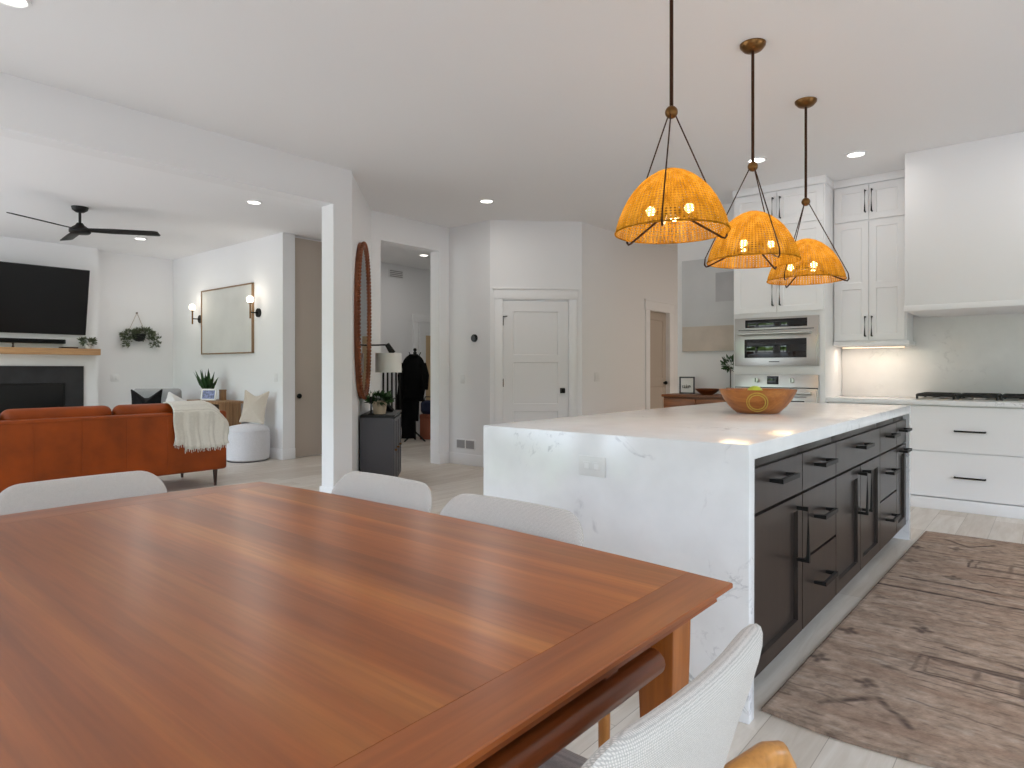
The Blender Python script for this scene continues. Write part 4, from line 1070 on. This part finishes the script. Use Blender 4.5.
# ------------------------------------------------------------------ entry hall behind the opening
t = thing('stair_railing', 'black metal railing seen below the white lamp shade', 'railing', (-7.1, 5.70, 0))
for k in range(5): G().box(-0.009, 0.009, k * 0.075, k * 0.075 + 0.018, 0.0, 1.18).done('baluster', 'blackmetal', t)
G().box(-0.025, 0.025, -0.05, 0.34, 1.18, 1.22, 0.004).done('handrail', 'blackmetal', t)
t = thing('coat_rack', 'black standing coat rack in the entry hall', 'coat rack', (-8.26, 7.31, 0))
G().cyl((0, 0, 0.03), (0, 0, 1.52), 0.017, n=12).sph((0, 0, 1.53), 0.03).done('pole', 'blackmetal', t)
for k in range(3):
    a = 2 * PI * k / 3 + .3; G().tube([(0, 0, .16), (.2 * math.cos(a), .2 * math.sin(a), .0)], .014, 8).done('foot', 'blackmetal', t)
for k in range(4):
    a = 2 * PI * k / 4 + .6; G().tube([(0, 0, 1.40), (.07 * math.cos(a), .07 * math.sin(a), 1.43), (.10 * math.cos(a), .10 * math.sin(a), 1.49)], .008, 8).done('hook', 'blackmetal', t)
def coat(name, label, loc, rz, w, h, th_):
    o = []
    for i in range(26):
        u = i / 25; z = h / 2 - h * u; hw = w / 2 * (0.28 + 0.72 * min(1, (u / 0.22) ** 0.6)) * (1 - 0.12 * u) * (1 + 0.05 * math.sin(u * 19))
        o.append((hw, z))
    ol_ = o[::-1] + [(-x, z) for x, z in o]
    r = thing(name, label, 'coat', loc, rz, 'dark coats on the hall coat rack')
    def wr(x, y, z): return (x, y * (1 + .25 * math.sin(x * 38)) + .012 * math.sin(x * 50), z)
    G().puff(ol_[::-1], th_, p=3, rings=9, warp=wr).done('body', 'coat', r)
    for s_ in (-1, 1):
        G().tube([(s_ * w * .36, -0.02, h * .30), (s_ * w * .50, -0.04, h * .05), (s_ * w * .48, -0.05, -h * .25)], [.065, .06, .05], 10).done('sleeve', 'coat', r)
    G().tube([(0.06 * math.cos(a), 0.05 * math.sin(a) - .01, h / 2 - 0.02) for a in [2 * PI * i / 12 for i in range(12)]], .025, 8, closed=True).done('collar', 'coat', r)
    return r
coat('coat', 'broad black puffy coat on the front of the hall coat rack', (-8.17, 7.20, 1.06), 0.75, 0.40, 0.78, 0.16)
coat('coat', 'long black coat hanging lowest on the hall coat rack', (-8.28, 7.18, 0.64), 0.75, 0.26, 1.18, 0.12)
t = thing('storage_box', 'terracotta coloured box on the entry hall floor', 'box', (-8.30, 7.70, 0), 0.6)
G().box(-0.16, 0.16, -0.12, 0.12, 0, 0.42, 0.006).done('carton', 'box', t)
G().box(-0.165, 0.165, -0.125, 0.125, 0.36, 0.43, 0.006).done('lid', 'box', t)
t = thing('duffel_bag', 'navy bag resting on the terracotta box in the hall', 'bag', (-8.30, 7.70, 0.43), 0.6)
G().puff(rrect(0.34, 0.24, 0.07), 0.2, p=4, mat=Matrix.Translation((0, 0, 0.12))).done('body', 'blue', t)
G().tube([(-.1, -.05, .2), (-.08, -.06, .30), (.08, -.06, .30), (.1, -.05, .2)], .01, 8).done('strap', 'black', t)
d4 = panel_door(0.9, 2.03, [(0.12, 0.78, 0.2, 1.85)], 0.04, 0.012).done('door_4', 'door', loc=(-8.795, 7.86, 0.005), rot=(0, 0, PI / 2)); d4['kind'] = 'structure'
G().box(0.16, 0.74, -0.034, -0.027, 0.24, 1.81).done('glass_pane', 'doorglass', d4)
st(G().box(-8.8, -8.775, 7.74, 7.85, 0, 2.06, .003), 'trim_9', 'trim')
st(G().box(-8.8, -8.775, 7.72, 8.88, 2.06, 2.19, .003), 'trim_10', 'trim')

# ------------------------------------------------------------------ rug
def make_rug():
    x0, x1, y0, y1 = -0.785, 0.45, 2.31, 5.64
    nx, ny = 206, 555
    X = np.linspace(x0, x1, nx + 1); Y = np.linspace(y0, y1, ny + 1)
    gx, gy = np.meshgrid(X, Y)
    rng = np.random.default_rng(3)
    def smooth(a, kx, ky):
        for ax, k in ((1, kx), (0, ky)):
            ker = np.hanning(2 * k + 3)[1:-1]; ker /= ker.sum()
            a = np.apply_along_axis(lambda v: np.convolve(np.pad(v, k, mode='wrap'), ker, 'valid'), ax, a)
        return (a - a.mean()) / a.std()
    sh = gx.shape
    streak = smooth(rng.normal(size=sh), 5, 1); mott = smooth(rng.normal(size=sh), 3, 3); band = smooth(rng.normal(size=sh), 40, 6); blot = smooth(rng.normal(size=sh), 12, 10); grain = rng.normal(size=sh)
    dx = 0.0025 * smooth(rng.normal(size=sh), 6, 6); dy = 0.0025 * smooth(rng.normal(size=sh), 6, 6)
    px, py = gx + dx, gy + dy
    D = np.zeros(sh)                                    # darkness of the woven motifs
    def seg(a, b, w, k):
        ax, ay = a; bx, by = b; L2 = (bx - ax) ** 2 + (by - ay) ** 2
        tt = np.clip(((px - ax) * (bx - ax) + (py - ay) * (by - ay)) / L2, 0, 1)
        d = np.hypot(px - ax - tt * (bx - ax), py - ay - tt * (by - ay))
        np.maximum(D, k * np.clip(1.4 - d / w, 0, 1), out=D)
    def rect(xa, xb, ya, yb, w, k):
        seg((xa, ya), (xb, ya), w, k); seg((xb, ya), (xb, yb), w, k); seg((xb, yb), (xa, yb), w, k); seg((xa, yb), (xa, ya), w, k)
    XR_ = -0.17 * 2                                     # motifs mirror about the rug's centre line
    def mir(fn, *pts, **k):
        fn(*pts, **k); fn(*[(XR_ - p[0], p[1]) for p in pts], **k)
    for yc in (2.63, 4.08 + 1.45):
        pass
    for base_, sgn in ((0.0, 1), (7.95, -1)):
        f = lambda p: (p[0], base_ + sgn * p[1])
        mir(lambda a, b, w, k: seg(a, b, w, k), f((-0.64, 2.50)), f((-0.49, 2.655)), w=0.014, k=0.75)
        mir(lambda a, b, w, k: seg(a, b, w, k), f((-0.48, 2.64)), f((-0.365, 2.50)), w=0.014, k=0.75)
        for cx, cy in ((-0.73, 3.25), (-0.75, 2.87), (-0.48, 3.48), (-0.55, 2.75)):
            for ox, oy in ((0, 0.035), (0.03, 0), (0, -0.03), (-0.03, 0)):
                mir(lambda a, b, w, k: seg(a, b, w, k), f((cx + ox, cy + oy)), f((cx + ox * .5, cy + oy * .5)), w=0.016, k=0.65)
        ya, yb = base_ + sgn * 2.99, base_ + sgn * 3.18
        rect(-0.44, 0.10, ya, yb, 0.008, 0.75); rect(-0.405, 0.065, ya + 0.02 * sgn, yb - 0.012 * sgn, 0.006, 0.6)
        seg((-0.38, base_ + sgn * 3.155), (0.04, base_ + sgn * 3.15), 0.012, 0.7)
        seg((-0.37, base_ + sgn * 3.325), (0.03, base_ + sgn * 3.25), 0.010, 0.75)
        seg((-0.24, ya), (-0.24, yb), 0.012, 0.45); seg((-0.10, ya), (-0.10, yb), 0.012, 0.45)
        seg((-0.41, base_ + sgn * 2.72), (0.07, base_ + sgn * 2.66), 0.006, 0.5); seg((-0.60, base_ + sgn * 3.02), (0.2, base_ + sgn * 2.86), 0.005, 0.35)
    seg((x0, 4.085), (x1, 4.085), 0.016, 0.85); seg((x0 + .08, 4.31), (x1, 4.295), 0.015, 0.8); seg((x0, 4.20), (x1, 4.19), 0.007, 0.4)
    for k in range(26):
        xa = x0 + rng.random() * 1.0; ya = y0 + 0.1 + rng.random() * 3.1; seg((xa, ya), (xa + 0.12 + 0.25 * rng.random(), ya + 0.01 * rng.normal()), 0.006, 0.4)
    for i in range(8): seg((-0.53 + i * .05, 4.47 - (i % 2) * .05), (-0.48 + i * .05, 4.47 - ((i + 1) % 2) * .05), 0.008, 0.5)
    for i in range(9): seg((x0 + .06 + i * .12, 3.72 + .03 * (i % 3)), (x0 + .10 + i * .12, 3.74), 0.010, 0.35)
    D *= np.clip(1.1 + 0.25 * blot + 0.2 * streak, 0.2, 1.2)
    lum = 1 + 0.05 * streak + 0.025 * band + 0.055 * blot + 0.09 * mott + 0.06 * grain
    worn = np.clip(band * 0.5 + streak * 0.5 - 0.7, 0, 1)[..., None]
    basec = np.array([0.40, 0.295, 0.225]); dark = np.array([0.085, 0.058, 0.05]); pale = np.array([0.52, 0.44, 0.37])
    colr = basec[None, None] * lum[..., None]
    redn = np.clip(-band * .3, 0, .5)[..., None]; colr = colr * (1 - redn) + redn * np.array([0.33, 0.21, 0.15])
    colr = colr * (1 - 0.45 * worn) + 0.45 * worn * pale
    sl = np.clip(np.abs(smooth(rng.normal(size=sh), 9, 1)) - 1.6, 0, 1)[..., None]; colr = colr * (1 - 0.5 * sl) + 0.5 * sl * dark
    Dm = np.clip(D, 0, 1)[..., None]; colr = colr * (1 - Dm) + Dm * dark
    edge = np.minimum(np.minimum(gx - x0, x1 - gx), np.minimum(gy - y0, y1 - gy)); em_ = (edge < 0.014)[..., None]
    colr = np.where(em_, colr * 0.8, colr)
    gz = 0.010 + 0.0012 * streak * 0.4 + 0.006 * np.clip(1 - (gy - y0) / 0.10, 0, 1) * (0.5 + 0.5 * np.sin(gx * 17))
    gxx = gx + 0.016 * (gy - y0) - 0.012; gyy = gy + 0.02 * np.clip(1 - (gy - y0) / 0.25, 0, 1) * np.sin(gx * 7.0 + 2.2)
    nv = gx.size
    co = np.concatenate([np.stack([gxx, gyy, gz], -1).reshape(-1, 3), np.stack([gxx, gyy, gx * 0 + 0.001], -1).reshape(-1, 3)])
    idx = np.arange(nv).reshape(sh)
    top = np.stack([idx[:-1, :-1], idx[:-1, 1:], idx[1:, 1:], idx[1:, :-1]], -1).reshape(-1, 4)
    loop = np.concatenate([idx[0, :], idx[1:, -1], idx[-1, -2::-1], idx[-2:0:-1, 0]]); nl = np.roll(loop, -1)
    side = np.stack([loop, loop + nv, nl + nv, nl], -1)
    F = np.concatenate([top, side])
    used = np.zeros(2 * nv, bool); used[F.ravel()] = True; remap = np.cumsum(used) - 1
    co = co[used]; F = remap[F]
    me = bpy.data.meshes.new('rug'); me.vertices.add(len(co)); me.vertices.foreach_set('co', co.ravel())
    me.loops.add(F.size); me.loops.foreach_set('vertex_index', F.ravel().astype(np.int32))
    me.polygons.add(len(F)); me.polygons.foreach_set('loop_start', np.arange(0, F.size, 4, dtype=np.int32))
    me.update(calc_edges=True)
    ca = np.concatenate([colr.reshape(-1, 3), colr.reshape(-1, 3)])[used]
    at = me.color_attributes.new('pattern', 'FLOAT_COLOR', 'POINT'); at.data.foreach_set('color', np.concatenate([np.clip(ca, 0, 1), np.ones((len(ca), 1))], 1).ravel())
    t = NT('woven_rug'); a = t.add('ShaderNodeVertexColor'); a.layer_name = 'pattern'
    n = t.noise(t.coord((0.5, 2.2, 1)), 160, 3); c = t.ramp(n, [(0.3, (225, 225, 225)), (0.7, (255, 255, 255))])
    t.link(t.mix(0.8, a.outputs['Color'], c, 'MULTIPLY'), t.p.inputs['Base Color']); t.p.inputs['Roughness'].default_value = 0.95; t.p.inputs['Specular IOR Level'].default_value = 0.1
    t.bump(n, 0.5, 0.003)
    me.materials.append(t.m); me.polygons.foreach_set('use_smooth', [True] * len(F))
    o = bpy.data.objects.new('rug', me); COL.objects.link(o)
    return tag(o, 'faded brown patterned rug on the floor beside the dark island cabinets', 'rug')
make_rug()

# ------------------------------------------------------------------ daylight, camera
wld = bpy.data.worlds.new('daylight'); S.world = wld; wld.use_nodes = True
nt = wld.node_tree; bg = nt.nodes['Background']
tc = nt.nodes.new('ShaderNodeTexCoord'); sp = nt.nodes.new('ShaderNodeSeparateXYZ'); nt.links.new(tc.outputs['Generated'], sp.inputs[0])
no = nt.nodes.new('ShaderNodeTexNoise'); no.inputs['Scale'].default_value = 9; no.inputs['Detail'].default_value = 6; nt.links.new(tc.outputs['Generated'], no.inputs['Vector'])
ad = nt.nodes.new('ShaderNodeMath'); ad.operation = 'MULTIPLY_ADD'; nt.links.new(no.outputs['Fac'], ad.inputs[0]); ad.inputs[1].default_value = 0.30; nt.links.new(sp.outputs['Z'], ad.inputs[2])
mr = nt.nodes.new('ShaderNodeMapRange'); nt.links.new(ad.outputs[0], mr.inputs['Value']); mr.inputs['From Min'].default_value = 0.24; mr.inputs['From Max'].default_value = 0.34
gr = nt.nodes.new('ShaderNodeValToRGB'); nt.links.new(no.outputs['Fac'], gr.inputs['Fac'])
gr.color_ramp.elements[0].position = 0.38; gr.color_ramp.elements[0].color = (0.012, 0.022, 0.008, 1); gr.color_ramp.elements[1].position = 0.68; gr.color_ramp.elements[1].color = (0.16, 0.26, 0.07, 1)
mx = nt.nodes.new('ShaderNodeMix'); mx.data_type = 'RGBA'; nt.links.new(mr.outputs[0], mx.inputs[0]); nt.links.new(gr.outputs[0], mx.inputs[6]); mx.inputs[7].default_value = (0.79, 0.93, 1.11, 1)
gm = nt.nodes.new('ShaderNodeMapRange'); nt.links.new(sp.outputs['Z'], gm.inputs['Value']); gm.inputs['From Min'].default_value = -0.10; gm.inputs['From Max'].default_value = -0.02
mx2 = nt.nodes.new('ShaderNodeMix'); mx2.data_type = 'RGBA'; nt.links.new(gm.outputs[0], mx2.inputs[0]); mx2.inputs[6].default_value = (0.34, 0.36, 0.38, 1); nt.links.new(mx.outputs[2], mx2.inputs[7])
nt.links.new(mx2.outputs[2], bg.inputs['Color']); bg.inputs['Strength'].default_value = 10.4
for a, b in wins:
    L = bpy.data.lights.new('window_portal', 'AREA'); L.shape = 'RECTANGLE'; L.size = b - a; L.size_y = 2.5; L.cycles.is_portal = True
    lo = bpy.data.objects.new('window_portal', L); COL.objects.link(lo); lo.location = ((a + b) / 2, RY - 0.16, 1.37); lo.rotation_euler = (PI / 2, 0, 0)
for a, b in FILL_RWIN:
    L = bpy.data.lights.new('window_portal', 'AREA'); L.shape = 'RECTANGLE'; L.size = b - a; L.size_y = 1.9; L.cycles.is_portal = True
    lo = bpy.data.objects.new('window_portal', L); COL.objects.link(lo); lo.location = (3.01, (a + b) / 2, 1.45); lo.rotation_euler = (PI / 2, 0, PI / 2)
L = bpy.data.lights.new('cabinet_strip', 'AREA'); L.shape = 'RECTANGLE'; L.size = 0.52; L.size_y = 0.03; L.energy = 1.6; L.color = (1, .84, .68)
lo = bpy.data.objects.new('cabinet_strip', L); COL.objects.link(lo); lo.location = (-1.35, 6.965, 1.405)

cam = bpy.data.cameras.new('camera'); co = bpy.data.objects.new('camera', cam); COL.objects.link(co)
co.location = (0, 0, 1.2); co.rotation_euler = (PI / 2, 0, math.radians(40))
cam.sensor_width = 36; cam.lens = 650 / 1024 * 36; cam.shift_y = -14.5 / 1024; cam.clip_start = 0.02
S.camera = co
S.view_settings.view_transform = 'Standard'; S.view_settings.look = 'None'; S.view_settings.gamma = 1.0; S.view_settings.use_curve_mapping = False
S.view_settings.exposure = 0.0
S.cycles.max_bounces = 14; S.cycles.diffuse_bounces = 9; S.cycles.glossy_bounces = 5; S.cycles.transparent_max_bounces = 12; S.cycles.transmission_bounces = 6
S.cycles.sample_clamp_indirect = 8; S.cycles.caustics_reflective = False; S.cycles.caustics_refractive = False
S.cycles.use_denoising = True
